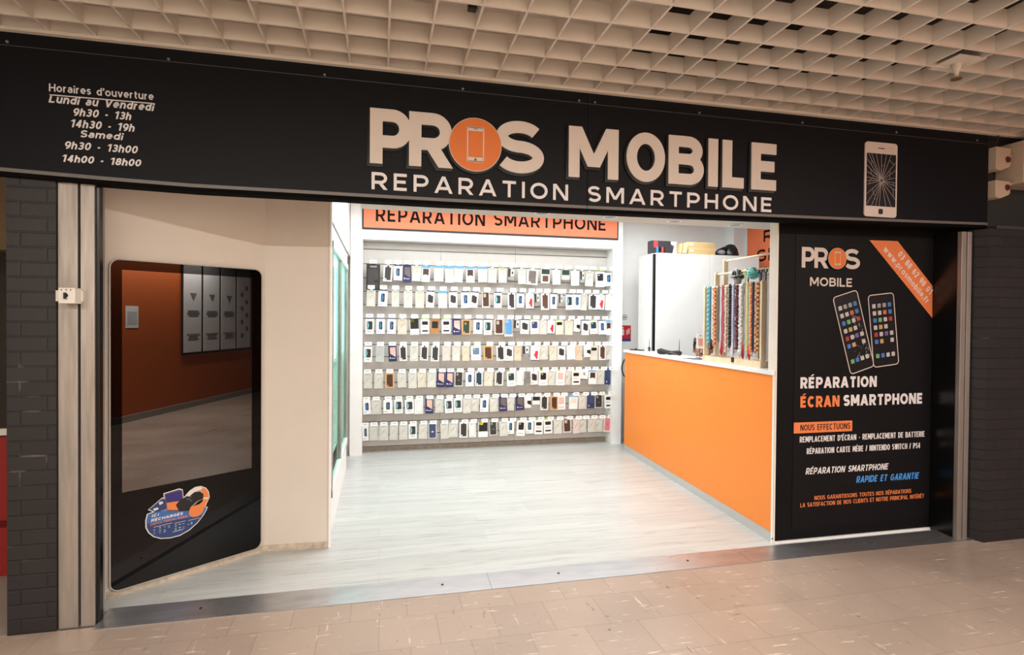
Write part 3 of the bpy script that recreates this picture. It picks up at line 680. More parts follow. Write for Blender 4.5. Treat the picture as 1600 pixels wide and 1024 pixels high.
obj('orange_bar', box(BM(), 2.930, 3.437, y-.001, y, .796, .875), orange_ink, ps)
text('lettering', 'NOUS EFFECTUONS', 2.985, 3.418, .814, .044, y-.001, black_ink, ps, .15, 0, .001)

# ------------------------------------------------------------------ small things on the front
t = thing('key_switch', 'small white key switch box on the left brick pillar edge', 'switch')
obj('box', box(BM(), -1.561, -1.488, -.03, .045, 1.668, 1.747), white_plastic, t, bevel=.004)
obj('keyhole', lathe(BM(), [(.009, -.034), (.009, -.03)], (-1.526, 0, 1.708), 14, 'y'), dark_metal, t)
obj('key', box(BM(), -1.529, -1.523, -.05, -.032, 1.690, 1.722), dark_metal, t)
for dx in (-.02, 0, .02): obj('indicator', lathe(BM(), [(.003, -.032), (.003, -.03)], (-1.526+dx, 0, 1.736), 8, 'y'), dark_metal, t)
obj('mounting_bracket', box(BM(), -1.60, -1.48, .03, .045, 1.68, 1.735), white_plastic, t)

def alarm(z0, z1, label):
    t = thing('alarm_box', label, 'alarm box', (0, 0, 0), 0, 'beige boxes beside the fascia end')
    pts = [(4.395, z0+.012), (4.44, z0), (4.52, z0+.03), (4.535, z0+.045), (4.535, z1), (4.395, z1+.005)]
    obj('housing', prism(BM(), pts, -.03, .1), M('beige_plastic', srgb(196, 178, 156), .5), t, bevel=.004)
    obj('red_lens', lathe(BM(), [(.020, -.036), (.024, -.03)], (4.505, 0, z0+.085), 18, 'y'), M('dark_red_lens', srgb(88, 34, 26), .3), t)
    obj('bracket', tube(BM(), [(4.52, -.0, z0+.10), (4.545, -.02, z0+.11), (4.555, -.03, z0+.12)], .006, 6), M('beige_plastic', (1, 1, 1)), t, True)
alarm(2.735, 2.905, 'upper beige alarm box with round red lens beside the fascia end')
alarm(2.53, 2.66, 'lower beige alarm box with round red lens beside the fascia end')
t = thing('junction_box', 'large beige louvred box beside the two small alarm boxes at ceiling', 'junction box')
obj('housing', box(BM(), 4.56, 4.9, -.10, .1, 2.64, 2.95), M('beige_plastic', (1, 1, 1)), t, bevel=.006)
obj('cover', box(BM(), 4.60, 4.9, -.125, -.10, 2.63, 2.955), M('beige_cover', srgb(186, 170, 150), .5), t, bevel=.004)
t = thing('siren', 'small red siren with white cap on top of the beige box', 'siren')
obj('dome', ball(BM(), (4.66, -.10, 2.982), .026, 1.6, 1, .9), M('red_siren', srgb(110, 30, 26), .35), t, True)
obj('cap', ball(BM(), (4.605, -.115, 2.978), .016), white_plastic, t, True)
tag(obj('power_cable', tube(BM(), [(4.44, -.01, 3.02), (4.425, -.02, 2.98), (4.43, -.0, 2.94), (4.425, 0, 2.90)], .005, 6), black_ink, smooth=True), 'short black cable running from the grid ceiling to the upper alarm box', 'cable')
# sprinkler
t = thing('sprinkler', 'small beige sprinkler head on a square plate in the ceiling grid', 'sprinkler')
obj('plate', box(BM(), 2.96, 3.14, -.90, -.72, 3.018, 3.024), grid_mat, t)
obj('head', tube(BM(), [(3.05, -.81, 3.02), (3.05, -.81, 2.975), (3.05, -.81, 2.945)], [.03, .012, .010], 12), grid_mat, t, True)
obj('deflector', lathe(BM(), [(.026, 2.935), (.026, 2.942), (.008, 2.946)], (3.05, -.81, 0), 16), M('brass_dull', srgb(150, 128, 104), .4, metal=.6), t)
t = thing('spotlight', 'tiny dark metal clip hanging inside the ceiling grid', 'clip')
obj('body', box(BM(), .39, .43, -.66, -.62, 3.05, 3.085), dark_metal, t, bevel=.004); obj('stem', tube(BM(), [(.41, -.64, 3.08), (.41, -.64, 3.2)], .006, 8), dark_metal, t)

# strip of the neighbouring shop at the far left
struct('floor_neighbour', box(BM(), -6, -1.815, .031, 4, -.1, .002), M('neighbour_tile', srgb(150, 142, 128), .4))
struct('wall_neighbour', box(BM(), -6, -1.815, 1.9, 2.0, 0, 3.1), M('neighbour_wall', srgb(62, 54, 44), .7, noise=.2))
struct('trim_9', box(BM(), -6, -1.815, 1.7, 1.9, 2.1, 3.0), M('neighbour_beige', srgb(150, 125, 92), .7))
t = thing('roll_banner', 'red and white standing panel beyond the left brick pillar', 'banner')
obj('panel', prism(BM(), [(-2.5, .35), (-2.05, .3), (-2.06, .85), (-2.5, .85)], .86, .88), M('banner_red', srgb(150, 32, 28), .5), t)
obj('top_panel', box(BM(), -2.5, -2.06, .86, .88, .86, .90), white_plastic, t)
obj('foot', box(BM(), -2.5, -2.05, .80, .94, .002, .30), M('banner_red', (0, 0, 0)), t)

# ------------------------------------------------------------------ shop interior
# downlights
for k, (x, y_) in enumerate([(.072, .70), (.623, .715), (1.155, .74), (1.699, .755), (2.257, .785), (2.821, .815)]):
    t = thing('downlight', 'round recessed ceiling downlight over the entrance, %s from left' % ['first', 'second', 'third', 'fourth', 'fifth', 'sixth'][k], 'downlight', (x, y_, 2.4), 0, 'recessed downlights in the entrance soffit')
    obj('ring', lathe(BM(), [(.062, 0), (.060, -.006), (.045, -.006), (.045, -.001)], (0, 0, 0), 24), white_lam, t, True)
    obj('lens', lathe(BM(), [(.044, -.0045), (.044, -.003)], (0, 0, 0), 24), M('lens_grey', srgb(120, 114, 108), .3), t)
# ceiling light panels
led = M('led_panel', (1, 1, 1), .5, emis=(1, 1, 1), es=3.0)
for k, (y_, nm) in enumerate(((1.3, 'nearest the entrance'), (2.0, 'in the middle'), (2.7, 'nearest the product wall'))):
    t = thing('ceiling_light', 'long white tube light on the shop ceiling, row ' + nm, 'ceiling light', (1.6, y_, 2.96), 0, 'tube lights of the shop ceiling')
    obj('housing', box(BM(), -2.25, 2.25, -.17, .17, .0, .04), white_lam, t); obj('diffuser', box(BM(), -2.2, 2.2, -.15, .15, .0, -.003), led, t)

# back wall header, posts, sign
wl = white_lam
struct('trim_10', box(BM(), -.345, 3.06, 3.55, 3.79, 2.54, 3.0), wl)
struct('trim_11', box(BM(), -.345, -.205, 3.55, 3.79, .004, 2.54), wl)
struct('trim_12', box(BM(), 2.925, 3.06, 3.55, 3.79, .004, 2.54), wl)
bs = thing('back_wall_sign', 'glossy orange sign reading REPARATION SMARTPHONE above the product wall', 'sign')
obj('frame', box(BM(), -.215, 2.988, 3.532, 3.549, 2.655, 2.99), black_ink, bs)
obj('board', box(BM(), -.197, 2.97, 3.526, 3.534, 2.675, 2.98), sign_orange, bs)
text('lettering', 'REPARATION', -.06, 1.235, 2.752, .165, 3.526, M('sign_ink', srgb(26, 17, 16), .55, spec=.1), bs, .165, 0, .001, spacing=.2)
text('lettering', 'SMARTPHONE', 1.345, 2.815, 2.765, .160, 3.526, M('sign_ink', (0, 0, 0)), bs, .165, 0, .001, spacing=.2)
rs = thing('side_wall_sign', 'orange square sign with black lettering on the right shop wall, partly hidden', 'sign', (4.9, 0, 0), -PI/2)
# local x runs towards -Y of the world : local x = 3.527 - Y
rs.location = (4.9, 3.527, 0)
obj('frame', box(BM(), 0, 3.02, -.02, 0, 2.31, 2.89), black_ink, rs); obj('board', box(BM(), .012, 3.008, -.026, -.018, 2.322, 2.878), sign_orange, rs)
text('lettering', 'RÉPARATION', .345, 2.6, 2.655, .15, -.026, M('sign_ink', (0, 0, 0)), rs, .2, 0, .001)
text('lettering', 'SMARTPHONE', .215, 2.75, 2.405, .16, -.026, M('sign_ink', (0, 0, 0)), rs, .2, 0, .001)

# slatwall
sl = thing('slatwall_panel', 'grey slatwall display panel with thin grooves behind the phone cases', 'slatwall')
GZ = [2.449, 2.272, 2.102, 1.94, 1.782, 1.612, 1.46, 1.297, 1.15, .985, .835, .665, .52, .358, .20]
zs = [2.54] + GZ + [.06]
for xa, xb in ((-.205, .723), (.726, 1.672), (1.675, 2.925)):
    bm = BM()
    for a, b in zip(zs, zs[1:]): box(bm, xa, xb, 3.75, 3.77, b+.005, a-.005)
    obj('slat_board', bm, slat_mat, sl)
bm = BM(); box(bm, -.205, 2.925, 3.768, 3.788, .06, 2.54); obj('backing', bm, slat_groove, sl)
bm = BM()
for a in GZ: box(bm, -.205, 2.925, 3.757, 3.77, a-.0052, a-.003)
obj('groove_rail', bm, M('groove_metal', srgb(160, 158, 155), .3, metal=.7), sl)
struct('baseboard_back', box(BM(), -.205, 2.925, 3.745, 3.79, .004, .06), M('dusty_base', srgb(150, 140, 128), .6, noise=.5, nscale=20))

# left inner wall with built-in glass showcase
lw = BM()
for (a, b, z0, z1) in ((.88, 1.0, .0, 3.0), (1.0, 2.9, 2.17, 3.0), (2.9, 3.0, 0, 3.0), (1.0, 2.9, 0, .30)): box(lw, -.44, -.35, a, b, z0+.004, z1)
struct('wall_shop_left', lw, white_wall)
struct('trim_13', box(BM(), -.352, -.342, 1.0, 3.0, 2.30, 2.312), gray_trim)
for i, yy in enumerate((1.3, 1.75, 2.2, 2.65)): struct('trim_%d' % (14+i), box(BM(), -.352, -.3485, yy, yy+.004, 2.32, 3.0), M('seam_grey', srgb(190, 188, 186), .5))
struct('door_1', box(BM(), -.56, -.52, 3.0, 3.79, .004, 2.34), M('grey_door', srgb(176, 170, 164), .4))
struct('wall_passage', box(BM(), -.7, -.35, 3.0, 3.79, 2.34, 3.0), white_wall)
struct('wall_passage_side', box(BM(), -.62, -.44, 2.96, 3.0, .0, 3.0), white_wall)
cs = thing('glass_showcase', 'tall white framed glass showcase with cyan lighting built into the left wall', 'showcase')
ccase = M('case_inside', srgb(228, 244, 242), .5)
obj('back_panel', box(BM(), -.80, -.78, 1.0, 2.9, .30, 2.17), ccase, cs); obj('base', box(BM(), -.80, -.352, 1.0, 2.9, .28, .30), white_lam, cs)
obj('top', box(BM(), -.80, -.44, 1.0, 2.9, 2.17, 2.19), white_lam, cs)
for a in (.98, 2.9): obj('end_panel', box(BM(), -.80, -.44, a, a+.02, .28, 2.19), ccase, cs)
for a in (1.0, 1.94, 2.86): obj('stile', box(BM(), -.37, -.335, a, a+.04, .30, 2.17), alu_dull, cs)
obj('bottom_rail', box(BM(), -.37, -.333, 1.0, 2.9, .30, .36), white_lam, cs); obj('top_rail', box(BM(), -.37, -.333, 1.0, 2.9, 2.12, 2.17), white_lam, cs)
gl = mat_glass('showcase_glass', (.88, 1, .97), .14)
for a, b in ((1.04, 1.94), (1.98, 2.86)): obj('glass_door', box(BM(), -.356, -.350, a, b, .36, 2.12), gl, cs)
for z in (.75, 1.15, 1.55): obj('shelf', box(BM(), -.78, -.42, 1.02, 2.88, z, z+.008), gl, cs)
cy = M('cyan_led', (.5, 1, .98), .5, emis=(.5, 1, .97), es=6)
obj('light_strip', box(BM(), -.46, -.44, 1.05, 2.85, 2.14, 2.165), cy, cs)
for a in (1.985, 2.845, 1.045): obj('light_strip', box(BM(), -.40, -.39, a, a+.012, 1.25, 2.12), cy, cs)

# ------------------------------------------------------------------ phone case packs and hooks
COL = dict(w=srgb(240, 240, 238), clr=srgb(218, 217, 208), cc=srgb(226, 216, 198), pe=srgb(232, 208, 182), pk=srgb(228, 212, 206), navy=srgb(38, 40, 92), nv2=srgb(44, 60, 110), blue=srgb(60, 120, 175), lb=srgb(110, 175, 225),
           dk=srgb(52, 50, 50), blk=srgb(20, 20, 22), br=srgb(74, 48, 36), red=srgb(205, 50, 46), gn=srgb(150, 205, 60), org=srgb(222, 170, 112), grn=srgb(28, 62, 52), pink=srgb(228, 190, 178), tau=srgb(112, 100, 92),
           sky=srgb(88, 156, 222), yel=srgb(235, 225, 60), kr=srgb(176, 124, 78), ste=srgb(100, 130, 158), gry=srgb(150, 150, 148), sh=srgb(196, 196, 188), teal=srgb(30, 60, 80), cyn=srgb(120, 190, 205), slt=srgb(62, 74, 110), rose=srgb(222, 130, 140),
           pw=srgb(236, 216, 196), ln=srgb(176, 174, 166), cam=srgb(196, 180, 160), wb=srgb(94, 60, 48), cm=srgb(200, 205, 204))
def PM(k): return M('pack_'+k, COL[k], .32 if k in ('clr', 'cc', 'pe', 'pk', 'w', 'cm') else .4)
# type: list of (part, colour, x0, x1, z0, z1, layer) in unit coordinates of the pack (x -.5...5, z 0 top .. -1 bottom); 'T' = tilted lines
def base(c='w'): return [('box', c, -.5, .5, -1, -.06, 0), ('hang_tab', c, -.16, .16, -.06, .03, 0)]
lines = [('shine', 'sh', 'L')]
def clear(c, head=None):
    r = base(c) + [('case_outline', 'ln', 'R', -.36, .36, -.9, -.16), ('shine_lines', 'ln', 'S'), ('title_strip', 'ln', -.3, .3, -.125, -.10, 1)]
    if head: r += [('header', head, -.5, .1, -.06, .04, 1)]
    return r
def win(c, frame='w', tab=True):
    r = base(frame) + [('phone_case', c, -.34, .34, -.92, -.14, 1), ('label', frame, -.3, -.14, -.90, -.82, 2)]
    if tab: r += [('strap', c, -.1, .1, -.16, -.03, 1)]
    return r
def header(h, pic): return [('box', 'w', -.5, .5, -1, -.16, 0), ('header', h, -.5, .5, -.16, 0, 0), ('hang_tab', 'w', -.14, .14, 0, .07, 0), ('picture', pic, -.34, .34, -.68, -.2, 1), ('label', 'w', 'A', -.34, .34, -.66)]
def green(pic): return base() + [('header', 'gn', -.45, .25, -.05, .03, 1), ('picture', pic, 'F', -.33, .33, -.62, -.17), ('camera', 'cam', -.24, -.06, -.3, -.22, 2), ('small_print', 'ln', -.35, .3, -.86, -.82, 1)]
def navy(pic): return [('box', 'navy', -.5, .5, -1, 0, 0), ('hang_tab', 'navy', -.2, .2, 0, .06, 0), ('picture', pic, 'D', -.3, .38, -.72, -.12), ('label', 'w', -.36, -.24, -.82, -.74, 1), ('title_strip', 'sh', -.15, .3, -.82, -.78, 1)]
TYPES = {
 'B': (base() + [('header', 'navy', -.48, .48, -.06, 0, 1), ('phone_picture', 'blk', 'F', -.2, .2, -.7, -.22), ('phone_face', 'blue', 'V', -.15, .12, -.68, -.24), ('title_strip', 'ln', -.42, -.05, -.86, -.82, 1), ('foot_strip', 'nv2', -.5, .5, -1.0, -.97, 1)], 'white boxed phone case with a blue phone picture'),
 'D': (base() + [('header', 'navy', -.48, .48, -.06, 0, 1), ('phone_picture', 'dk', 'F', -.33, .33, -.72, -.22), ('phone_face', 'cyn', 'V', -.32, -.05, -.68, -.26), ('title_strip', 'ln', -.25, .2, -.86, -.82, 1)], 'white boxed phone case picturing a dark and blue phone'),
 'K': (base() + [('header', 'navy', -.48, .48, -.06, 0, 1), ('phone_picture', 'dk', 'F', -.3, .1, -.68, -.24), ('phone_picture', 'dk', 'F', -.1, .34, -.72, -.3), ('title_strip', 'ln', -.42, -.05, -.88, -.84, 1)], 'white boxed phone case picturing two dark grey covers'),
 'C': (clear('clr'), 'pale clear phone case pack'), 'CG': (clear('clr', 'gn'), 'pale clear phone case pack with green header'),
 'CC': (clear('cc'), 'cream tinted clear phone case pack'), 'PE': (clear('pe'), 'peach tinted clear phone case pack'), 'PC': (clear('pk'), 'pinkish clear phone case pack'),
 'LW': (base() + [('case_outline', 'ln', 'R', -.34, .34, -.9, -.16), ('camera_outline', 'ln', 'R', -.26, -.02, -.34, -.2)], 'white pack with a thin phone outline'),
 'CM': (clear('cm') + [('marble_veins', 'sh', 'S2')], 'grey marble patterned phone case pack'),
 'WD': (win('dk'), 'dark grey wallet case in a white frame box'), 'WB': (win('wb'), 'brown wallet case in a white frame box'), 'WS': (win('teal'), 'slate blue wallet case in a white frame box'),
 'TW': (win('tau', 'w', False), 'large white box holding a taupe wallet'),
 'H': (header('lb', 'pw'), 'white pack with light blue header and cream case'), 'HB': (header('lb', 'br'), 'white pack with light blue header and dark case'), 'HP': (header('lb', 'pk'), 'white pack with light blue header and patterned case'),
 'R': (base() + [('title_strip', 'ln', -.2, .2, -.16, -.13, 1), ('red_picture', 'red', 'B', 0, 0, 0, 0), ('foot_strip', 'nv2', -.5, .5, -1.0, -.95, 1)], 'white pack with a bright red picture'),
 'NP': (navy('pink'), 'navy pack with a pale pink window'), 'NG': (navy('tau'), 'navy pack with a grey window'), 'NV': ([('box', 'nv2', -.5, .5, -1, 0, 0), ('hang_tab', 'nv2', -.2, .2, 0, .05, 0), ('sheen', 'slt', 'D', -.3, .4, -.75, -.1), ('label', 'w', -.36, -.24, -.85, -.77, 1)], 'plain dark navy phone case pack'),
 'TB': (base() + [('header', 'gn', -.45, .45, -.05, .03, 1), ('picture', 'blk', 'F', -.34, .34, -.42, -.2), ('picture', 'blk', 'F', -.34, .34, -.86, -.76), ('small_print', 'ln', -.3, .2, -.6, -.56, 1)], 'white pack picturing two black bars'),
 'GN': (green('nv2'), 'green headed pack picturing a navy case'), 'GT': (green('teal'), 'green headed pack picturing a teal case'), 'GB': (green('blk'), 'green headed pack picturing a black case'),
 'GS': (green('ste'), 'green headed pack picturing a steel blue case'), 'GG': (green('grn'), 'green headed pack picturing a dark green case'), 'GP': (green('pink'), 'green headed pack picturing a rose beige case'),
 'GC': (base('cc') + [('header', 'gn', -.45, .45, -.05, .03, 1), ('picture', 'blk', 'F', -.34, .34, -.38, -.18), ('picture', 'clr', 'F', -.34, .34, -.68, -.36)], 'cream pack with a black topped picture'),
 'OG': (win('grn', 'org', False) + [('camera', 'kr', -.22, .02, -.4, -.24, 2)], 'orange framed pack holding a green case'), 'OD': (win('br', 'org', False), 'orange framed pack holding a dark case'),
 'KR': ([('box', 'kr', -.5, .5, -1, -.03, 0), ('hang_tab', 'kr', -.3, .3, -.03, .04, 0), ('phone_case', 'blk', 'F', -.34, .34, -.65, -.2)], 'brown kraft pack with a black case'),
 'YB': (base() + [('picture', 'blk', -.45, .47, -.65, -.03, 1), ('yellow_badge', 'yel', 'F', -.42, .0, -.24, -.06)], 'black and white pack with a yellow badge'),
 'BR': ([('box', 'pk', -.5, .5, -1, -.03, 0), ('hang_tab', 'w', -.2, .2, -.03, .05, 0), ('phone_case', 'br', 'F', -.38, .38, -.92, -.06), ('camera', 'cam', 'F', -.3, .02, -.36, -.12)], 'brown phone case in clear pack'),
 'SB': ([('box', 'cc', -.5, .5, -1.1, 0, 0), ('hang_tab', 'w', -.2, .2, 0, .06, 0), ('phone_case', 'sky', 'F', -.42, .42, -.96, -.02), ('camera', 'cam', 'F', -.32, .0, -.26, -.08)], 'sky blue phone case'),
 'SL': (base() + [('phone_case', 'slt', 'F', -.42, .42, -.96, -.08), ('emblem', 'w', -.12, .12, -.62, -.55, 2)], 'slate blue phone case in clear pack'),
 'BC': (base('clr') + [('phone_case', 'dk', 'F', -.4, .4, -.94, -.08), ('camera', 'gry', 'F', -.3, -.05, -.3, -.14), ('emblem', 'gry', -.12, .12, -.62, -.58, 2)], 'charcoal phone case in clear pack'),
 'PK': (base('pk') + [('phone_case', 'rose', 'F', -.38, .42, -.9, -.06), ('emblem', 'dk', -.1, .12, -.5, -.46, 2)], 'pink phone case'),
 'RG': ([('box', 'gry', -.45, .45, -.8, -.04, 0), ('hang_tab', 'w', -.2, .2, -.04, .04, 0), ('picture', 'dk', -.42, -.1, -.6, -.08, 1), ('ring_window', 'w', -.02, .42, -.55, -.1, 1), ('ring', 'dk', 'F', .08, .3, -.42, -.24)], 'small grey phone ring blister'),
 'AC': ([('box', 'w', -.5, .5, -.8, .0, 0), ('hang_tab', 'w', -.2, .2, 0, .05, 0), ('picture', 'blk', 'D', -.05, .5, -.65, -.35), ('foot_strip', 'clr', -.5, .5, -.84, -.8, 0)], 'short white accessory box with black picture'),
 'SW': ([('box', 'w', -.5, .5, -.65, -.04, 0), ('hang_tab', 'w', -.2, .2, -.04, .04, 0), ('picture', 'gry', 'D', -.15, .15, -.42, -.2)], 'small white accessory box'),
 'BS': ([('box', 'w', -.5, .5, -.62, -.04, 0), ('hang_tab', 'w', -.2, .2, -.04, .04, 0), ('picture', 'blk', -.48, .48, -.34, -.06, 1)], 'short black and white accessory box'),
 'DS': ([('box', 'clr', -.5, .5, -.66, 0, 0), ('hang_tab', 'w', -.2, .2, 0, .05, 0), ('picture', 'grn', -.48, .48, -.36, -.03, 1)], 'short dark green and white pack'),
 'DG': ([('box', 'w', -.5, .5, -.95, 0, 0), ('hang_tab', 'w', -.2, .2, 0, .05, 0), ('picture', 'grn', -.48, .48, -.36, -.03, 1), ('phone_case', 'wb', -.36, .34, -.85, -.46, 1)], 'white pack with dark green top and brown square'),
 'SP': ([('box', 'gry', -.5, .5, -1, 0, 0), ('hang_tab', 'w', -.2, .2, 0, .05, 0), ('pattern', 'dk', 'S2')], 'narrow dark patterned pack'),
 'BIG': ([('box', 'blk', -.5, .5, -1, -.0, 0), ('hang_tab', 'blk', -.14, .14, 0, .06, 0), ('window', 'dk', -.38, .38, -.95, -.18, 1), ('title_strip', 'gry', -.24, .26, -.12, -.05, 1), ('label', 'blk', .05, .5, -.72, -.6, 2)], 'large black zip pouch'),
}
pack_proto = {}
def pack_mesh(spec, w_, h, layer0=-.012):
    nm, c = spec[0], spec[1]; bm = BM(); s = spec[2]
    def pr(pts, lay): prism(bm, [(x*w_, z*h) for x, z in pts], -.010-.0018*lay, -.010-.0018*(lay-1) if lay else .010)
    if s == 'S':
        for k in range(4):
            x = -.2+k*.1; pr([(x-.1, -.7+k*.06), (x-.085, -.7+k*.06), (x+.13, -.42+k*.06), (x+.115, -.42+k*.06)], 1)
    elif s == 'S2':
        for k in range(9):
            x = -.4+(k % 3)*.3; z = -.9+(k//3)*.27; pr([(x-.03, z), (x+.03, z), (x+.16, z+.2), (x+.08, z+.22)], 1.5)
    elif s == 'R':
        a, b, z0, z1 = spec[3:7]; rring(bm, a*w_, b*w_, z0*h, z1*h, .012, .0016, -.0125, -.010, 3)
    elif s == 'F':
        a, b, z0, z1 = spec[3:7]; r = min(.010, (b-a)*w_*.3, (z1-z0)*h*.3); lay = 2 if nm in ('camera', 'ring') else 1
        if nm == 'phone_picture' and a == -.1: lay = 1.3
        prism(bm, rrect(a*w_, b*w_, z0*h, z1*h, r, 3), -.010-.0018*lay, -.010)
    elif s == 'V':
        a, b, z0, z1 = spec[3:7]; m = (a+b)/2
        pr([(a, z0), (m, z0), (b, (z0+z1)/2), (m, z1), (a, z1), (a+.05, (z0+z1)/2)], 2)
    elif s == 'D':
        a, b, z0, z1 = spec[3:7]; pr([(a, z0+.35*(z1-z0)), (b, z0), (b, z1), (a, z1)], 1)
    elif s == 'A':
        a, b, z0 = spec[3:6]; pr([(a, z0-.06)] + [(b, z0-.06)] + [(b*math.cos(t), z0+.10*math.sin(t)) for t in [PI*k/8 for k in range(1, 8)]], 2)
    elif s == 'B':
        pr([(-.15, -.62), (.2, -.9), (.3, -.85), (.34, -.45), (.3, -.36), (.02, -.38), (.0, -.5)], 1); pr([(-.3, -.42), (-.22, -.42), (-.22, -.37), (-.3, -.37)], 1)
    else:
        a, b, z0, z1, lay = spec[2:7]; pr([(a, z0), (b, z0), (b, z1), (a, z1)], lay)
    bmesh.ops.recalc_face_normals(bm, faces=bm.faces)
    me = bpy.data.meshes.new(nm); bm.to_mesh(me); bm.free(); me.materials.append(PM(c)); return me
def get_pack(kind):
    if kind not in pack_proto:
        specs, _ = TYPES[kind]; pack_proto[kind] = [(s[0], pack_mesh(s, .1, .19)) for s in specs]
    return pack_proto[kind]
ORD = ['first', 'second', 'third', 'fourth', 'fifth', 'sixth', 'seventh', 'eighth', 'ninth', 'tenth', 'eleventh', 'twelfth', 'thirteenth', 'fourteenth', 'fifteenth', 'sixteenth', 'seventeenth', 'eighteenth', 'nineteenth', 'twentieth',
       'twenty-first', 'twenty-second', 'twenty-third', 'twenty-fourth', 'twenty-fifth', 'twenty-sixth', 'twenty-seventh']
RN = ['top', 'second', 'third', 'fourth', 'fifth', 'sixth', 'bottom']
ROWS = [
    "BIG -0.086 0.162|WD 0.087 0.105|B 0.198 0.105|NG 0.307 0.100|C 0.421 0.106|HB 0.534 0.104|H 0.685 0.114|H 0.814 0.104|H 0.930 0.106|HB 1.071 0.105|HP 1.221 0.114|C 1.350 0.110|CG 1.473 0.103|RG 1.591 0.103|C 1.716 0.102|TW 1.870 0.144|DG 2.030 0.112|LW 2.180 0.102|DS 2.300 0.103|LW 2.431 0.108|RG 2.519 0.069|C 2.629 0.108|GB 2.764 0.126|B 2.895 0.110",
    "C -0.107 0.103|B 0.030 0.108|C 0.170 0.086|C 0.321 0.103|CC 0.458 0.104|K 0.591 0.102|H 0.729 0.106|K 0.861 0.104|B 1.010 0.111|K 1.131 0.101|BR 1.263 0.099|D 1.422 0.100|WD 1.589 0.097|B 1.712 0.102|R 1.825 0.101|RG 1.924 0.076|WB 2.027 0.106|B 2.149 0.095|RG 2.233 0.056|D 2.359 0.097|B 2.456 0.098|C 2.562 0.083|WD 2.675 0.111|R 2.795 0.105|LW 2.899 0.097",
    "D -0.124 0.100|B 0.002 0.102|B 0.131 0.102|CC 0.255 0.107|YB 0.393 0.111|TB 0.522 0.108|KR 0.646 0.112|TB 0.780 0.110|NP 0.902 0.107|OG 1.029 0.112|B 1.169 0.113|D 1.297 0.106|BR 1.434 0.118|SB 1.558 0.108|RG 1.659 0.095|K 1.772 0.117|GN 1.888 0.114|PC 2.005 0.095|R 2.112 0.096|GC 2.225 0.109|CC 2.350 0.101|AC 2.469 0.086|K 2.574 0.099|GT 2.687 0.112|B 2.801 0.100|HB 2.905 0.093",
    "D -0.138 0.094|CM 0.000 0.098|NP 0.137 0.098|WD 0.263 0.092|C 0.394 0.097|WD 0.522 0.098|WD 0.651 0.098|PC 0.784 0.099|C 0.903 0.097|PE 1.021 0.090|GS 1.146 0.123|OD 1.301 0.118|WD 1.453 0.107|K 1.573 0.105|PE 1.683 0.091|RG 1.784 0.099|R 1.907 0.114|C 2.023 0.110|CC 2.137 0.100|K 2.259 0.106|LW 2.375 0.110|PE 2.489 0.102|AC 2.598 0.091|GC 2.703 0.112|WB 2.809 0.092|C 2.899 0.079",
    "C -0.145 0.096|C -0.016 0.104|OD 0.109 0.108|C 0.251 0.105|C 0.376 0.100|CC 0.488 0.105|C 0.608 0.102|NP 0.724 0.103|NP 0.825 0.099|BC 0.942 0.105|B 1.072 0.104|WS 1.191 0.095|CC 1.312 0.107|WD 1.450 0.108|GG 1.592 0.112|LW 1.718 0.102|SP 1.809 0.067|K 1.898 0.102|GB 2.014 0.117|C 2.131 0.106|GP 2.241 0.114|C 2.348 0.088|TB 2.450 0.115|SW 2.574 0.105|HB 2.678 0.104|C 2.792 0.111|NV 2.902 0.098",
    "B -0.155 0.091|C -0.044 0.113|B 0.091 0.109|D 0.213 0.104|D 0.340 0.108|LW 0.456 0.107|NP 0.579 0.098|C 0.700 0.103|D 0.814 0.102|D 0.931 0.103|C 1.035 0.095|C 1.145 0.106|B 1.260 0.107|C 1.379 0.104|NG 1.489 0.100|C 1.595 0.106|NG 1.707 0.112|AC 1.816 0.096|BS 1.922 0.099|WD 2.039 0.107|OD 2.160 0.100|GP 2.264 0.108|H 2.420 0.113|C 2.550 0.117|NV 2.662 0.101|BC 2.771 0.109|TB 2.897 0.106",
    "B -0.168 0.072|C -0.070 0.108|C 0.045 0.105|C 0.164 0.099|C 0.273 0.099|D 0.384 0.101|C 0.508 0.101|SL 0.621 0.099|C 0.760 0.097|C 0.878 0.114|WD 1.002 0.105|LW 1.109 0.089|YB 1.244 0.122|BC 1.371 0.098|C 1.496 0.102|B 1.600 0.094|GB 1.733 0.110|B 1.845 0.107|TB 1.961 0.112|TB 2.087 0.115|C 2.210 0.105|BR 2.340 0.111|PC 2.459 0.080|C 2.557 0.104|C 2.668 0.090|C 2.779 0.114|PK 2.889 0.093",
]

HT = [.196, .205, .192, .19, .19, .185, .195]
ZT = [2.248, 1.953, 1.618, 1.291, .972, .652, .352]
ZG = [2.272, 1.94, 1.612, 1.297, .985, .665, .358]
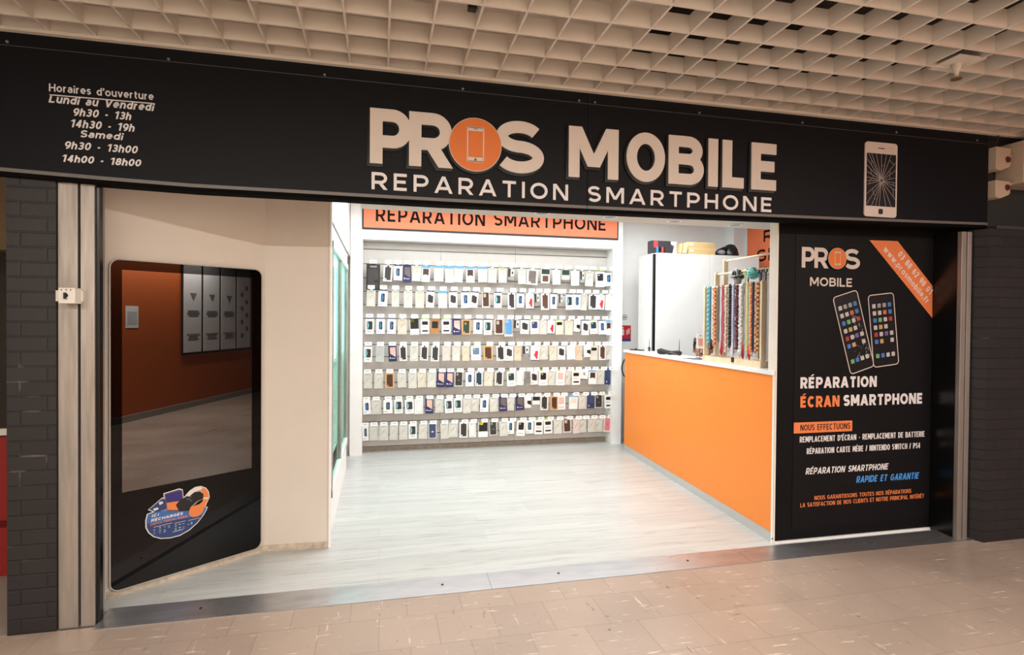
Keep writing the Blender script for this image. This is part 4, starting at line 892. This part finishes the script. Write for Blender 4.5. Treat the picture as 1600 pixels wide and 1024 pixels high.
# hook prototype meshes
hk = tube(BM(), [(0, .265, 0), (0, .24, -.004), (0, .02, -.004), (0, .0, .006)], .0028, 6)
hk_me = bpy.data.meshes.new('rod'); hk.to_mesh(hk_me); hk.free(); hk_me.materials.append(M('hook_steel', srgb(150, 150, 150), .3, metal=.8))
tg = BM(); box(tg, -.04, .04, -.004, -.001, -.018, .026)
tg_me = bpy.data.meshes.new('price_tag'); bmesh.ops.recalc_face_normals(tg, faces=tg.faces); tg.to_mesh(tg_me); tg.free(); tg_me.materials.append(M('tag_white', srgb(238, 238, 236), .3))
ti = BM(); box(ti, -.018, .018, -.0052, -.0038, .004, .010)
ti_me = bpy.data.meshes.new('price_print'); ti.to_mesh(ti_me); ti.free(); ti_me.materials.append(M('tag_ink', srgb(150, 146, 146), .5))
random.seed(21)
count = {}
for r, row in enumerate(ROWS):
    items = [s.split() for s in row.split('|')]
    for i, (k, cx, cw) in enumerate(items):
        cx, cw = float(cx), float(cw); z = ZT[r]
        if r == 0: z = ZT[0]+.012*math.sin(PI*min(1, max(0, cx/2.8)))
        # hook on the slatwall
        h = bpy.data.objects.new('display_hook', None); C.objects.link(h); h.location = (cx, 3.495, z+.022); h.empty_display_size = .02
        tag(h, 'wire hook with white price tag, %s from left in the %s row' % (ORD[i], RN[r]), 'hook', 'display hooks on the slatwall')
        for nm, me, par in (('rod', hk_me, 0), ('price_tag', tg_me, 0)):
            o = bpy.data.objects.new(nm, me); o.parent = h; C.objects.link(o)
            if nm == 'price_tag':
                o.rotation_euler = (0, 0, random.uniform(-.12, .12)); p2 = bpy.data.objects.new('price_print', ti_me); p2.parent = o; C.objects.link(p2)
        specs, desc = TYPES[k]
        p = bpy.data.objects.new('phone_case_pack', None); C.objects.link(p); p.empty_display_size = .02
        hh = HT[r]/.19*(1.5 if k == 'BIG' else 1)*random.uniform(.96, 1.05)
        ww = min(cw*(.88 if k in ('RG', 'SP') else .97), .145 if k != 'BIG' else .24)/.1
        tall = -0.2 if k == 'BIG' else 0
        p.location = (cx, 3.60+.028*(i % 2)+random.uniform(-.003, .003), z+.004)
        p.scale = (ww, 1, hh); p.rotation_euler = (random.uniform(-.02, .03), random.gauss(0, .028), random.uniform(-.08, .08))
        tag(p, '%s, %s from left in %s row' % (desc, ORD[i], RN[r]), 'phone case', 'packs hanging on the slatwall')
        for nm, me in get_pack(k):
            o = bpy.data.objects.new(nm, me); o.parent = p; C.objects.link(o)
# small stock in the glass showcase
for j, (z, n) in enumerate(((.308, 5), (.758, 6), (1.158, 6), (1.558, 5))):
    for i in range(n):
        kd = ['DS', 'SW', 'WD', 'BS', 'D', 'TB'][(i+j) % 6]
        y_ = 1.12+i*.3
        p = bpy.data.objects.new('accessory_box', None); C.objects.link(p); p.location = (-.52, y_, z+.19); p.rotation_euler = (0, 0, PI/2); p.empty_display_size = .02
        tag(p, '%s box, %s from entrance on the %s showcase shelf' % (['green', 'small white', 'dark grey', 'black', 'blue pictured', 'black barred'][(i+j) % 6], ORD[i], ['lowest', 'second', 'third', 'highest'][j]), 'accessory box', 'boxes inside the glass showcase')
        for nm, me in get_pack(kd):
            o = bpy.data.objects.new(nm, me); o.parent = p; C.objects.link(o)

# ------------------------------------------------------------------ counter
ct = thing('sales_counter', 'orange fronted sales counter with white top and grey kick plate', 'counter')
A = Vector((2.768, .262)); B_ = Vector((2.95, 3.21)); dv = (B_-A).normalized(); nv = Vector((dv.y, -dv.x))
def cq(off0, off1, z0, z1, s0=0, s1=1):
    a = A+(B_-A)*s0; b = A+(B_-A)*s1
    pts = [a+nv*off0, a+nv*off1, b+nv*off1, b+nv*off0]
    return prism_z(BM(), [(p_.x, p_.y) for p_ in pts], z0, z1)
obj('front_panel', cq(.0, .008, .08, 1.222, .004, 1), counter_orange, ct)
obj('edge_strip', cq(.0, .008, .004, 1.222, -.0, .004), white_lam, ct)
obj('worktop', cq(-.02, .24, 1.222, 1.252, .04, 1.004), white_lam, ct, bevel=.003)
for a, b in ((.004, .70), (.702, 1)): obj('kick_plate', cq(.002, .008, .004, .078, a, b), M('kick_grey', srgb(196, 196, 196), .35, metal=.2), ct)
obj('worktop_nosing', cq(-.02, .006, 1.222, 1.252, .0, .04), white_lam, ct)
obj('back_panel', cq(.20, .22, .004, 1.222, .045, 1), white_lam, ct)
obj('end_panel', cq(.01, .20, .004, 1.222, .99, 1), white_lam, ct)
obj('screw', lathe(BM(), [(.006, -.003), (.004, .0)], (2.772, .262, .035), 8, 'y'), dark_metal, ct)

# rack for straps standing on the counter
ZC = 1.252
rk = thing('strap_rack', 'stepped pale wooden rack with dowel rods on the counter end', 'display rack', (2.84, .42, ZC))
YN, YF = .08, .86
obj('base_board', box(BM(), 0, .016, YN+.022, YF, 0, .048), wood, rk, bevel=.002)
obj('base_board', box(BM(), .22, .236, YN+.022, YF, 0, .048), wood, rk, bevel=.002)
for yy in (YN, YF):
    obj('side_foot', box(BM(), -.004, .24, yy, yy+.022, 0, .05), wood, rk, bevel=.002)
    for xx, h in ((0, .675), (.105, .80), (.19, .925)):
        pr_ = rrect(xx, xx+.045, .05 if xx else .05, h, .018, 4); obj('upright', prism(BM(), pr_, yy, yy+.02), wood, rk, bevel=.001)
for xx, h in ((.022, .655), (.127, .78), (.212, .905)):
    obj('dowel', tube(BM(), [(xx, YN+.01, h), (xx, YF+.01, h)], .0085, 10), wood, rk, True)
obj('clip', box(BM(), -.006, .002, .42, .45, .02, .06), dark_metal, rk)

# straps on the front dowel
def strap(label, yoff, ztop, zbot, col, col2=None, style='cord', w_=.05, xo=.022, tassel=None):
    t = thing('phone_strap', label, 'phone strap', (2.84+xo, .42+yoff, ztop), 0, 'phone straps on the wooden rack')
    L_ = ztop-zbot; m1 = M('strap_%s' % str(col), srgb(*col), .6); m2 = M('strap_%s' % str(col2), srgb(*col2), .5) if col2 else m1
    random.seed(int(yoff*1000)+3)
    hw = w_/2
    n = 26; path = []
    for k in range(n+1):
        a = k/n; ph = a*2*PI
        # long loop hanging down: both strands fall nearly parallel
        z = -L_*(.5-.5*math.cos(ph)); yy = hw*math.sin(ph)*.55 + .002*math.sin(k*1.7)
        path.append((-.013+.005*math.sin(ph*1.0), yy, z+.012))
    if style in ('cord', 'twist'):
        b = BM(); tube(b, path, .0066 if style == 'cord' else .0085, 7); obj('cord', b, m1, t, True)
        b = BM(); tube(b, [(x-.006, y2*.45+.004*math.sin(k*2.1), z*.97) for k, (x, y2, z) in enumerate(path)], .0055, 6); obj('cord', b, m2, t, True)
        if style == 'twist':
            b = BM(); tube(b, [(-.02+.008*math.sin(k*1.25), -.012+.009*math.cos(k*1.25), -k*L_*.98/60) for k in range(60)], .0075, 5); obj('twisted_cord', b, m2, t, True)
            b = BM(); tube(b, [(-.02+.008*math.sin(k*1.25+PI), -.012+.009*math.cos(k*1.25+PI), -k*L_*.98/60) for k in range(60)], .0075, 5); obj('twisted_cord', b, m1, t, True)
    else:
        bs_ = [BM(), BM()]
        nb = int(L_/.017)
        for k in range(nb):
            for s in (-1, 1):
                ball(bs_[(k+(s > 0)) % 2], (-.016, s*hw*.32+random.uniform(-.003, .003), -.008-k*L_/nb), random.uniform(.008, .0135), n=6)
        obj('beads', bs_[0], m1, t, True); obj('beads', bs_[1], m2, t, True)
        b = BM(); tube(b, path, .002, 5); obj('cord', b, m1, t, True)
    if tassel:
        b = BM(); tube(b, [(-.02, 0, -L_+.16), (-.024, 0, -L_+.05), (-.024, .004, -L_+.01), (-.022, 0, -L_-.02)], [.004, .008, .013, .006], 8); obj('tassel', b, M('tassel_%s' % str(tassel), srgb(*tassel), .6), t, True)
    b = BM(); tube(b, [(-.016, 0, -L_+.012), (-.016, 0, -L_-.012), (-.02, .006, -L_-.02), (-.016, .0, -L_-.028)], .003, 5); obj('clasp', b, M('hook_steel', (0, 0, 0)), t, True)
S = [('turquoise and white rope strap, leftmost on the front rod', .815, 1.40, (70, 165, 168), (170, 215, 210), 'twist', .05, None),
     ('plain blue cord strap behind the turquoise rope strap', .785, 1.40, (60, 130, 165), (90, 160, 190), 'cord', .02, None),
     ('chunky orange red and yellow beaded strap left of the grey cord', .717, 1.39, (205, 80, 40), (226, 190, 130), 'bead', .055, None),
     ('taupe grey cord strap between the orange beads and the crimson strap', .655, 1.42, (130, 120, 112), (100, 92, 88), 'cord', .04, None),
     ('pink and crimson cord strap with a red tassel', .595, 1.34, (200, 110, 140), (170, 40, 70), 'cord', .04, (175, 30, 50)),
     ('cream pearl beaded strap left of the black strap', .545, 1.35, (222, 205, 185), (200, 150, 130), 'bead', .035, None),
     ('thick plain black woven strap in the middle of the rack', .497, 1.38, (24, 22, 26), (60, 55, 62), 'twist', .05, None),
     ('lavender grey cord strap with a white end', .440, 1.33, (132, 128, 168), (170, 168, 196), 'cord', .035, (214, 216, 224)),
     ('black and dark red beaded strap right of the lavender cord', .397, 1.38, (30, 24, 28), (120, 30, 40), 'bead', .04, None),
     ('white beaded strap with grey specks', .347, 1.34, (230, 228, 224), (196, 190, 186), 'bead', .055, None),
     ('silver grey strap with a long red tassel', .303, 1.33, (180, 178, 176), (120, 105, 100), 'cord', .03, (160, 25, 30)),
     ('mint green and yellow cord strap', .260, 1.34, (150, 196, 170), (226, 214, 120), 'cord', .03, None),
     ('coral orange braided strap with a crimson end', .222, 1.33, (236, 132, 96), (240, 180, 110), 'twist', .045, (190, 30, 70)),
     ('thin dark purple cord strap beside the coral one', .188, 1.36, (70, 50, 90), (50, 40, 60), 'cord', .02, None),
     ('brown orange and gold beaded strap, rightmost on the front rod', .143, 1.36, (150, 70, 40), (226, 184, 110), 'bead', .055, None)]
for lb, yo, zb, c1, c2, sty, w_, ts in S: strap(lb, yo, ZC+.655, zb, c1, c2, sty, w_, .022, ts)
# straps on the second dowel
def coil(label, yo, col, col2, r, black_band=False):
    t = thing('coiled_strap', label, 'phone strap', (2.84+.127, .42+yo, ZC+.78), 0, 'straps on the second rod of the rack')
    m1 = M('strap_%s' % str(col), srgb(*col), .6); m2 = M('strap_%s' % str(col2), srgb(*col2), .6)
    random.seed(int(yo*997))
    for q_ in range(9):
        u = Vector((random.gauss(0, 1), random.gauss(0, 1), random.gauss(0, 1))).normalized(); v = u.cross(Vector((random.gauss(0, 1), random.gauss(0, 1), random.gauss(0, 1)))).normalized()
        rr = r*random.uniform(.7, 1); b = BM(); tube(b, [Vector((-.02, 0, -.03))+u*rr*math.cos(a)+v*rr*math.sin(a) for a in [2*PI*k/18 for k in range(19)]], .0075, 6); obj('coil', b, m1 if q_ % 2 else m2, t, True)
    if black_band:
        b = BM(); tube(b, [(-.02+.045*math.cos(a), .06*math.sin(a), -.045) for a in [2*PI*k/20 for k in range(21)]], .008, 6); obj('band', b, black_ink, t, True)
        b = BM(); tube(b, [(-.02, 0, -.03), (-.02, 0, -.13)], [.04, .022], 12); obj('knot', b, m1, t, True)
coil('black and grey wound cord bundle on the second rod', .535, (150, 148, 146), (60, 58, 58), .055, True)
coil('turquoise cord bundle on the second rod', .33, (84, 172, 168), (130, 204, 196), .045)
def loop(label, yo, col, l=.14):
    t = thing('carabiner_strap', label, 'phone strap', (2.84+.127, .42+yo, ZC+.78), 0, 'straps on the second rod of the rack')
    m1 = M('strap_%s' % str(col), srgb(*col), .5)
    b = BM(); tube(b, [(-.002, .020*math.cos(a), -.012+.024*math.sin(a)) for a in [2*PI*k/14 for k in range(15)]], .0055, 6); obj('ring', b, m1, t, True)
    b = BM(); tube(b, [(0, -.004, -.034), (-.004, -.008, -.08), (-.002, -.004, -l)], .0055, 6); obj('cord', b, m1, t, True)
loop('lime yellow strap hanging between the grey bundle and a black ring', .465, (205, 220, 110), .13)
loop('black ring strap left of the turquoise bundle', .425, (30, 28, 30))
loop('black ring strap right of the turquoise bundle', .262, (32, 28, 32))
loop('black ring strap rightmost on the second rod', .205, (34, 30, 34))

# things lying on the counter
t = thing('price_card', 'white hang card with red print standing left of the strap rack', 'card', (2.895, 1.50, ZC), .05)
obj('card', prism(BM(), rrect(0, .085, .10, .24, .010), -.002, .002), M('card_white', srgb(240, 236, 234), .5), t)
g = BM()
for z in (.125, .137, .149, .161, .173, .185): box(g, .018, .078, -.003, -.0019, z, z+.008)
obj('red_print', g, M('card_red', srgb(226, 130, 120), .5), t); obj('hole', lathe(BM(), [(.006, -.0025), (.006, -.0019)], (.042, 0, .222), 10, 'y'), black_ink, t)
obj('stand', tube(BM(), [(.04, 0, 0), (.04, 0, .11)], .003, 6), dark_metal, t)
t = thing('paper_sheets', 'loose white paper sheets on the counter left of the wooden rack', 'papers', (2.88, 1.36, ZC))
for k in range(5):
    b = BM(); box(b, 0, .20, 0, .29, .003*k, .003*k+.0015); o = obj('sheet', b, M('paper_white', srgb(240, 240, 244), .6), t); o.rotation_euler = (0, 0, .12*k-.2)
t = thing('pen', 'dark pen lying on the paper sheets', 'pen', (2.845, 1.32, ZC+.02)); obj('barrel', tube(BM(), [(0, 0, 0), (.005, .12, 0)], .005, 8), black_ink, t, True)
obj('cap', tube(BM(), [(-.001, -.03, 0), (0, .002, 0)], .0062, 8), gray_trim, t, True)
# black glove-like tool pouch
t = thing('black_pouch', 'lumpy black hand tool lying on the counter between the two small antennas', 'tool', (2.99, 2.17, ZC), .55)
b = BM(); tube(b, [(-.02, .14, .03), (0, .11, .032), (0, .05, .026), (0, -.02, .022), (0, -.09, .026), (0, -.13, .022)], [.02, .034, .026, .020, .024, .018], 12); obj('body', b, M('black_fabric', srgb(26, 26, 28), .7), t, True)
b = BM(); ball(b, (.01, .11, .03), .03, 1.2, 1, 1); obj('head', b, M('black_fabric', (0, 0, 0)), t, True)
def antenna(x, y_, label, h=.15):
    t = thing('mini_antenna', label, 'antenna', (x, y_, ZC), 0, 'small antennas on the counter')
    b = BM(); lathe(b, [(.016, 0), (.018, .006), (.008, .012), (.012, .024), (.017, .034), (.012, .046), (.005, .054)], n=14); obj('base', b, black_ink, t, True)
    b = BM(); tube(b, [(0, 0, .05), (.003, 0, h)], [.0045, .0018], 8); obj('mast', b, black_ink, t, True)
antenna(3.03, 2.05, 'small black antenna on the counter right of the black tool', .17)
antenna(3.10, 2.86, 'small black antenna on the counter farther from the rack', .15)
t = thing('card_terminal', 'flat black gadget lying at the far end of the counter', 'gadget', (3.02, 3.02, ZC), .3)
obj('body', box(BM(), -.03, .03, -.10, .10, 0, .014), black_ink, t, bevel=.004); obj('knob', lathe(BM(), [(.014, .014), (.012, .024)], (0, .02, 0), 12), dark_metal, t)
tag(obj('thin_cable', tube(BM(), [(3.02, 2.03, ZC+.005), (2.96, 2.10, ZC+.03), (2.93, 2.16, ZC+.012), (2.92, 2.02, ZC+.004)], .003, 6), gray_trim, smooth=True), 'thin grey cable looping beside the right small antenna', 'cable')

# ------------------------------------------------------------------ cupboard and what stands on it
cb = thing('tall_cupboard', 'tall plain white cupboard with two flush doors behind the counter', 'cupboard', (3.215, 3.0, .004))
obj('body', box(BM(), .0, 1.46, .03, .40, 0, 2.43), M('cupboard_white', srgb(222, 222, 220), .4), cb)
obj('shadow_gap', box(BM(), .003, .0295, .0, .03, .0, 2.42), black_gloss, cb)
obj('door', box(BM(), .03, .762, 0, .028, .05, 2.435), M('cupboard_white', (0, 0, 0)), cb, bevel=.002)
obj('door', box(BM(), .765, 1.46, 0, .028, .05, 2.435), M('cupboard_white', (0, 0, 0)), cb, bevel=.002)
ZK = 2.4405
t = thing('console_box', 'black and red games console box standing on the cupboard left end', 'box', (3.225, 3.06, ZK))
obj('carton', box(BM(), 0, .25, .0, .12, 0, .155), M('box_black', srgb(44, 42, 46), .4), t)
obj('red_panel', box(BM(), .02, .075, -.002, 0, .07, .15), M('box_red', srgb(196, 50, 58), .4), t)
obj('console_picture', prism(BM(), rrect(.085, .12, .025, .075, .006, 3), -.003, 0), black_gloss, t)
obj('controller_picture', prism(BM(), rrect(.055, .082, .01, .08, .012, 4), -.004, 0), M('box_blue', srgb(50, 130, 196), .4), t)
obj('controller_picture', prism(BM(), rrect(.125, .150, .01, .08, .012, 4), -.004, 0), M('box_scarlet', srgb(214, 74, 60), .4), t)
t = thing('white_carton', 'white carton with a dark picture beside the console box', 'box', (3.455, 3.10, ZK))
obj('carton', box(BM(), 0, .12, 0, .12, 0, .155), M('carton_white', srgb(232, 228, 226), .5), t); obj('picture', prism(BM(), [(.0, .05), (.07, .04), (.09, .10), (.0, .15)], -.002, 0), M('picture_brown', srgb(110, 84, 74), .5), t)
t = thing('tablet_box', 'dark rounded gadget leaning in front of the console box', 'gadget', (3.35, 3.01, ZK))
obj('body', prism(BM(), rrect(.03, .13, 0, .09, .02, 5), .005, .04), M('box_black', (0, 0, 0)), t)
for k, (dx, ln) in enumerate(((0, .12), (.045, .13), (.08, .14))):
    t = thing('flat_carton', 'thin brown cardboard box leaning upright on the cupboard, %s of three' % ORD[k], 'box', (3.575+dx*.9, 3.04, ZK), 0, 'leaning cardboard boxes on the cupboard')
    o = obj('carton', box(BM(), 0, .03, 0, .14, 0, ln), card, t, bevel=.002); o.rotation_euler = (0, .22, 0); o.location = (0, 0, .014)
    o = obj('flap', box(BM(), .001, .029, -.001, .0, .003, ln-.003), M('cardboard_light', srgb(226, 200, 150), .8), t); o.rotation_euler = (0, .22, 0); o.location = (0, 0, .014)
for k, z in enumerate((0, .077)):
    t = thing('drawer_carton', 'wide brown cardboard carton on the cupboard, %s of the stacked pair' % ['lower', 'upper'][k], 'box', (3.70, 3.03+.01*k, ZK+z), 0, 'stacked cardboard cartons on the cupboard')
    obj('carton', box(BM(), 0, .37, 0, .28, .0, .075), card, t, bevel=.002); obj('label', box(BM(), .02, .07, -.002, 0, .035, .055), pw, t)
    obj('lid_edge', box(BM(), -.001, .371, -.001, .281, .066, .0755), M('cardboard_light', (0, 0, 0)), t)
t = thing('black_device', 'black curved plastic device with a grey grip lying on the cupboard right side', 'device', (4.12, 3.08, ZK))
b = BM(); tube(b, [(0, .05, .01), (.06, .05, .07), (.15, .06, .10), (.24, .06, .11)], [.018, .022, .028, .03], 12); obj('arm', b, M('black_shell', srgb(20, 20, 22), .25), t, True)
b = BM(); lathe(b, [(.10, 0), (.105, .03), (.085, .10), (.055, .15), (.012, .165)], (.25, .08, .0), 24); obj('dome', b, M('black_shell', (0, 0, 0)), t, True)
b = BM(); ball(b, (.09, .03, .05), .038, 1.5, .8, .8); obj('grip', b, M('grip_grey', srgb(150, 152, 156), .4), t, True)
b = BM(); box(b, -.0, .22, .03, .12, 0, .03); obj('base', b, M('black_shell', (0, 0, 0)), t, bevel=.008)
# papers pinned right of cupboard
t = thing('wall_paper_sheet', 'white framed whiteboard panel on the side wall below the orange sign', 'panel')
obj('sheet', box(BM(), 4.885, 4.9, 2.4, 3.25, 1.5, 2.2), pw, t)
obj('bar', box(BM(), 4.87, 4.9, 2.4, 3.27, 2.235, 2.27), white_lam, t)

# extinguisher niche right of the slatwall
t = thing('extinguisher_sign', 'small red fire extinguisher sign with blue strip on the wall by the cupboard', 'sign', (3.14, 3.79, 0))
obj('plate', box(BM(), 0, .155, -.004, 0, 1.345, 1.55), M('sign_red', srgb(196, 34, 44), .4), t)
obj('symbol', prism(BM(), rrect(.022, .055, 1.415, 1.50, .012, 4), -.006, -.004), pw, t); obj('symbol', box(BM(), .03, .047, -.006, -.004, 1.51, 1.53), pw, t)
g = BM()
for k in range(3): box(g, .09+k*.018, .10+k*.018, -.006, -.004, 1.42+k*.01, 1.49+k*.012)
obj('print', g, pw, t); obj('blue_strip', box(BM(), 0, .155, -.005, 0, 1.335, 1.372), M('strip_blue', srgb(52, 56, 130), .4), t)
t = thing('round_sticker', 'small round grey sticker above the red extinguisher sign', 'sticker', (3.205, 3.789, 1.66))
obj('ring', rring(BM(), -.035, .035, -.035, .035, .034, .007, -.002, 0, 8), gray_trim, t); obj('mark', box(BM(), -.014, .014, -.002, 0, -.01, .008), gray_trim, t)
t = thing('fire_extinguisher', 'red fire extinguisher with black hose in the gap left of the counter', 'fire extinguisher', (3.17, 3.50, .004))
b = BM(); lathe(b, [(.07, 0), (.078, .02), (.078, .70), (.06, .80), (.025, .85), (.02, .88)], n=20); obj('cylinder', b, M('ext_brown', srgb(120, 24, 20), .35), t, True)
b = BM(); box(b, -.05, .05, -.015, .015, .88, .91); obj('handle', b, black_ink, t, bevel=.004)
b = BM(); tube(b, [(0, 0, .9)] + [(-.05-.10*math.sin(a), -.05, 1.0+.14*math.cos(a)) for a in [PI*k/12 for k in range(13)]], .010, 8); obj('hose', b, black_ink, t, True)
b = BM(); box(b, -.09, .04, -.11, -.08, .2, .62); obj('instruction_label', b, M('ext_tan', srgb(140, 124, 104), .6), t)

# ------------------------------------------------------------------ person behind the counter
def person():
    root = thing('person', 'person with black hair and glasses in black top, seated low behind the counter', 'person', (3.45, 2.20, 0))
    bm = BM()
    def cap(a, b, ra, rb, n=14, seg=7):
        a, b = Vector(a), Vector(b)
        tube(bm, [a.lerp(b, k/seg) for k in range(seg+1)], [ra+(rb-ra)*k/seg for k in range(seg+1)], n)
        ball(bm, a, ra, n=n); ball(bm, b, rb, n=n)
    # face looks to local -x -y ; head centre
    hx, hy, hz = -.05, .0, 1.305
    ball(bm, (hx+.012, hy+.012, hz+.015), .098, .98, .98, 1.12, 24)
    ball(bm, (hx-.022, hy-.028, hz-.045), .070, 1, 1, 1.15, 20)
    # facing direction
    F = Vector((-.66, -.75, 0)).normalized(); R_ = Vector((-F.y, F.x, 0))
    FL = Vector((.05, -1, 0)).normalized(); RL = Vector((-FL.y, FL.x, 0))
    def fp(f, r, z): v = Vector((hx, hy, hz))+F*f+R_*r; return (v.x, v.y, v.z+z)
    cap(fp(.098, 0, .015), fp(.118, 0, -.03), .010, .016, 8, 3)
    ball(bm, fp(.090, .0, -.075), .022, 1, 1, .5, 10)
    ball(bm, fp(.092, .035, .022), .018, 1, 1, .5, 8); ball(bm, fp(.092, -.035, .022), .018, 1, 1, .5, 8)
    for s in (-1, 1): ball(bm, fp(-.005, s*.098, -.01), .026, .5, .5, 1.2, 8)
    cap((hx+.01, hy+.02, hz-.08), (.03, .04, 1.13), .056, .062)
    # torso, seated
    cap((.0, .04, 1.05), (.04, .06, .62), .12, .14); cap((-.15, .05, 1.05), (.15, .05, 1.05), .065, .065)
    for s in (-1, 1):
        F_, R0 = F, R_; F, R_ = FL, RL; sh = Vector((.0, .05, 1.04))+R_*s*.17; el = sh+F*.10+Vector((0, 0, -.28))+R_*s*.02; wr = el+F*.22+Vector((0, 0, .02))-R_*s*.08
        cap(sh, el, .052, .042); cap(el, wr, .042, .028)
        # palm and five fingers resting on the desk edge
        pl = wr+F*.06; cap(wr, pl, .028, .030, 10, 3)
        for j, (off, ln) in enumerate(((-.027, .060), (-.009, .072), (.009, .068), (.026, .052))):
            a = pl+R_*off+F*.02; m_ = a+F*ln*.6+Vector((0, 0, -.004)); e = m_+F*ln*.4+Vector((0, 0, -.018)); cap(a, m_, .009, .0085, 8, 2); cap(m_, e, .0085, .007, 8, 2)
        a = wr-R_*s*.028+F*.02; m_ = a-R_*s*.02+F*.03; e = m_+F*.028; cap(a, m_, .010, .009, 8, 2); cap(m_, e, .009, .008, 8, 2)
        hp_ = Vector((.04, .06, .60))+R_*s*.09; kn = hp_+F*.40+Vector((0, 0, .0)); an = kn+Vector((0, 0, -.46))-F*.04
        hp_.z = .60; cap(hp_, kn, .082, .060); cap(kn, an, .058, .040); cap(an+Vector((0, 0, -.06)), an+F*.16+Vector((0, 0, -.085)), .038, .030); F, R_ = F_, R0
    me = bpy.data.meshes.new('body'); bm.to_mesh(me); bm.free()
    o = bpy.data.objects.new('body', me); C.objects.link(o)
    md = o.modifiers.new('r', 'REMESH'); md.mode = 'VOXEL'; md.voxel_size = .0075
    sm = o.modifiers.new('s', 'SMOOTH'); sm.factor = .5; sm.iterations = 4
    bpy.context.view_layer.update(); dg = bpy.context.evaluated_depsgraph_get()
    m2 = bpy.data.meshes.new_from_object(o.evaluated_get(dg)); bpy.data.objects.remove(o)
    skin = M('skin', srgb(176, 128, 104), .5, noise=.1); cl = M('black_cloth', srgb(28, 27, 30), .8)
    m2.materials.clear(); m2.materials.append(skin)
    for p_ in m2.polygons: p_.use_smooth = True
    bd = bpy.data.objects.new('body', m2); C.objects.link(bd); bd.parent = root
    # clothing: shells grown from the body surface
    for nm, test, mt in (('black_top', lambda c: .58 < c.z < 1.155 and c.y > -.20, cl), ('trousers', lambda c: c.z < .70 and c.z > .13 and (c.x > -.6), M('dark_trousers', srgb(40, 42, 52), .8))):
        b2 = BM(); b2.from_mesh(m2); b2.normal_update()
        dele = [f_ for f_ in b2.faces if not test(f_.calc_center_median())]
        bmesh.ops.delete(b2, geom=dele, context='FACES')
        for v in b2.verts: v.co += v.normal*.009
        obj(nm, b2, mt, bd and root, True)
    # shoes
    hb = BM(); ball(hb, (hx+.018, hy+.022, hz+.040), .108, 1, 1, 1.04, 24)
    cutp = Vector(fp(.045, 0, .045))
    dl = [v for v in hb.verts if ((v.co-Vector((hx, hy, hz))).dot(F) > .052 and v.co.z < hz+.062) or v.co.z < hz-.07]
    bmesh.ops.delete(hb, geom=dl, context='VERTS')
    ho = obj('hair', hb, M('black_hair', srgb(20, 17, 16), .6, noise=.4, nscale=60), root, True); so = ho.modifiers.new('s', 'SOLIDIFY'); so.thickness = .014; so.offset = -1
    fr = BM()
    for i in range(9):
        s = -.07+i*.0175; tube(fr, [fp(.06, s, .115), fp(.098, s, .085), fp(.104, s*1.02, .055)], [.018, .015, .005], 7)
    obj('fringe', fr, M('black_hair', (0, 0, 0)), root, True)
    for s in (-1, 1):
        e = BM(); ball(e, fp(.084, s*.034, .0), .0125, n=10); eo = obj('eye', e, M('eye_white', srgb(210, 200, 195), .2), root, True)
        e = BM(); ball(e, fp(.0935, s*.034, -.001), .0055, n=8); obj('pupil', e, M('pupil', srgb(20, 14, 12), .1), eo, True)
        e = BM(); tube(e, [fp(.100, s*.016, .024), fp(.102, s*.036, .029), fp(.094, s*.056, .022)], .004, 6); obj('eyebrow', e, M('black_hair', (0, 0, 0)), root, True)
    g_ = BM()
    for s in (-1, 1):
        tube(g_, [Vector(fp(.110, s*.034, -.002))+R_*.026*math.cos(a)+Vector((0, 0, .020*math.sin(a))) for a in [2*PI*k/16 for k in range(17)]], .0018, 5)
        tube(g_, [fp(.108, s*.060, .004), fp(.02, s*.100, .006)], .0018, 5)
    tube(g_, [fp(.110, -.009, .004), fp(.114, 0, .006), fp(.110, .009, .004)], .0018, 5)
    obj('glasses', g_, dark_metal, root)
    lp = BM(); tube(lp, [fp(.100, -.022, -.074), fp(.110, 0, -.072), fp(.100, .022, -.074)], .005, 6); obj('lips', lp, M('lips', srgb(150, 88, 80), .5), root, True)
person()
t = thing('work_stool', 'black padded work stool under the seated person behind the counter', 'stool', (3.49, 2.26, .004))
b = BM(); lathe(b, [(.15, .42), (.17, .43), (.17, .45), (.15, .46)], n=24); obj('seat', b, black_ink, t, True)
obj('column', tube(BM(), [(0, 0, .05), (0, 0, .43)], .025, 12), dark_metal, t)
for k in range(5):
    a = 2*PI*k/5; obj('leg', tube(BM(), [(0, 0, .07), (.22*math.cos(a), .22*math.sin(a), .03)], [.02, .014], 8), dark_metal, t, True)
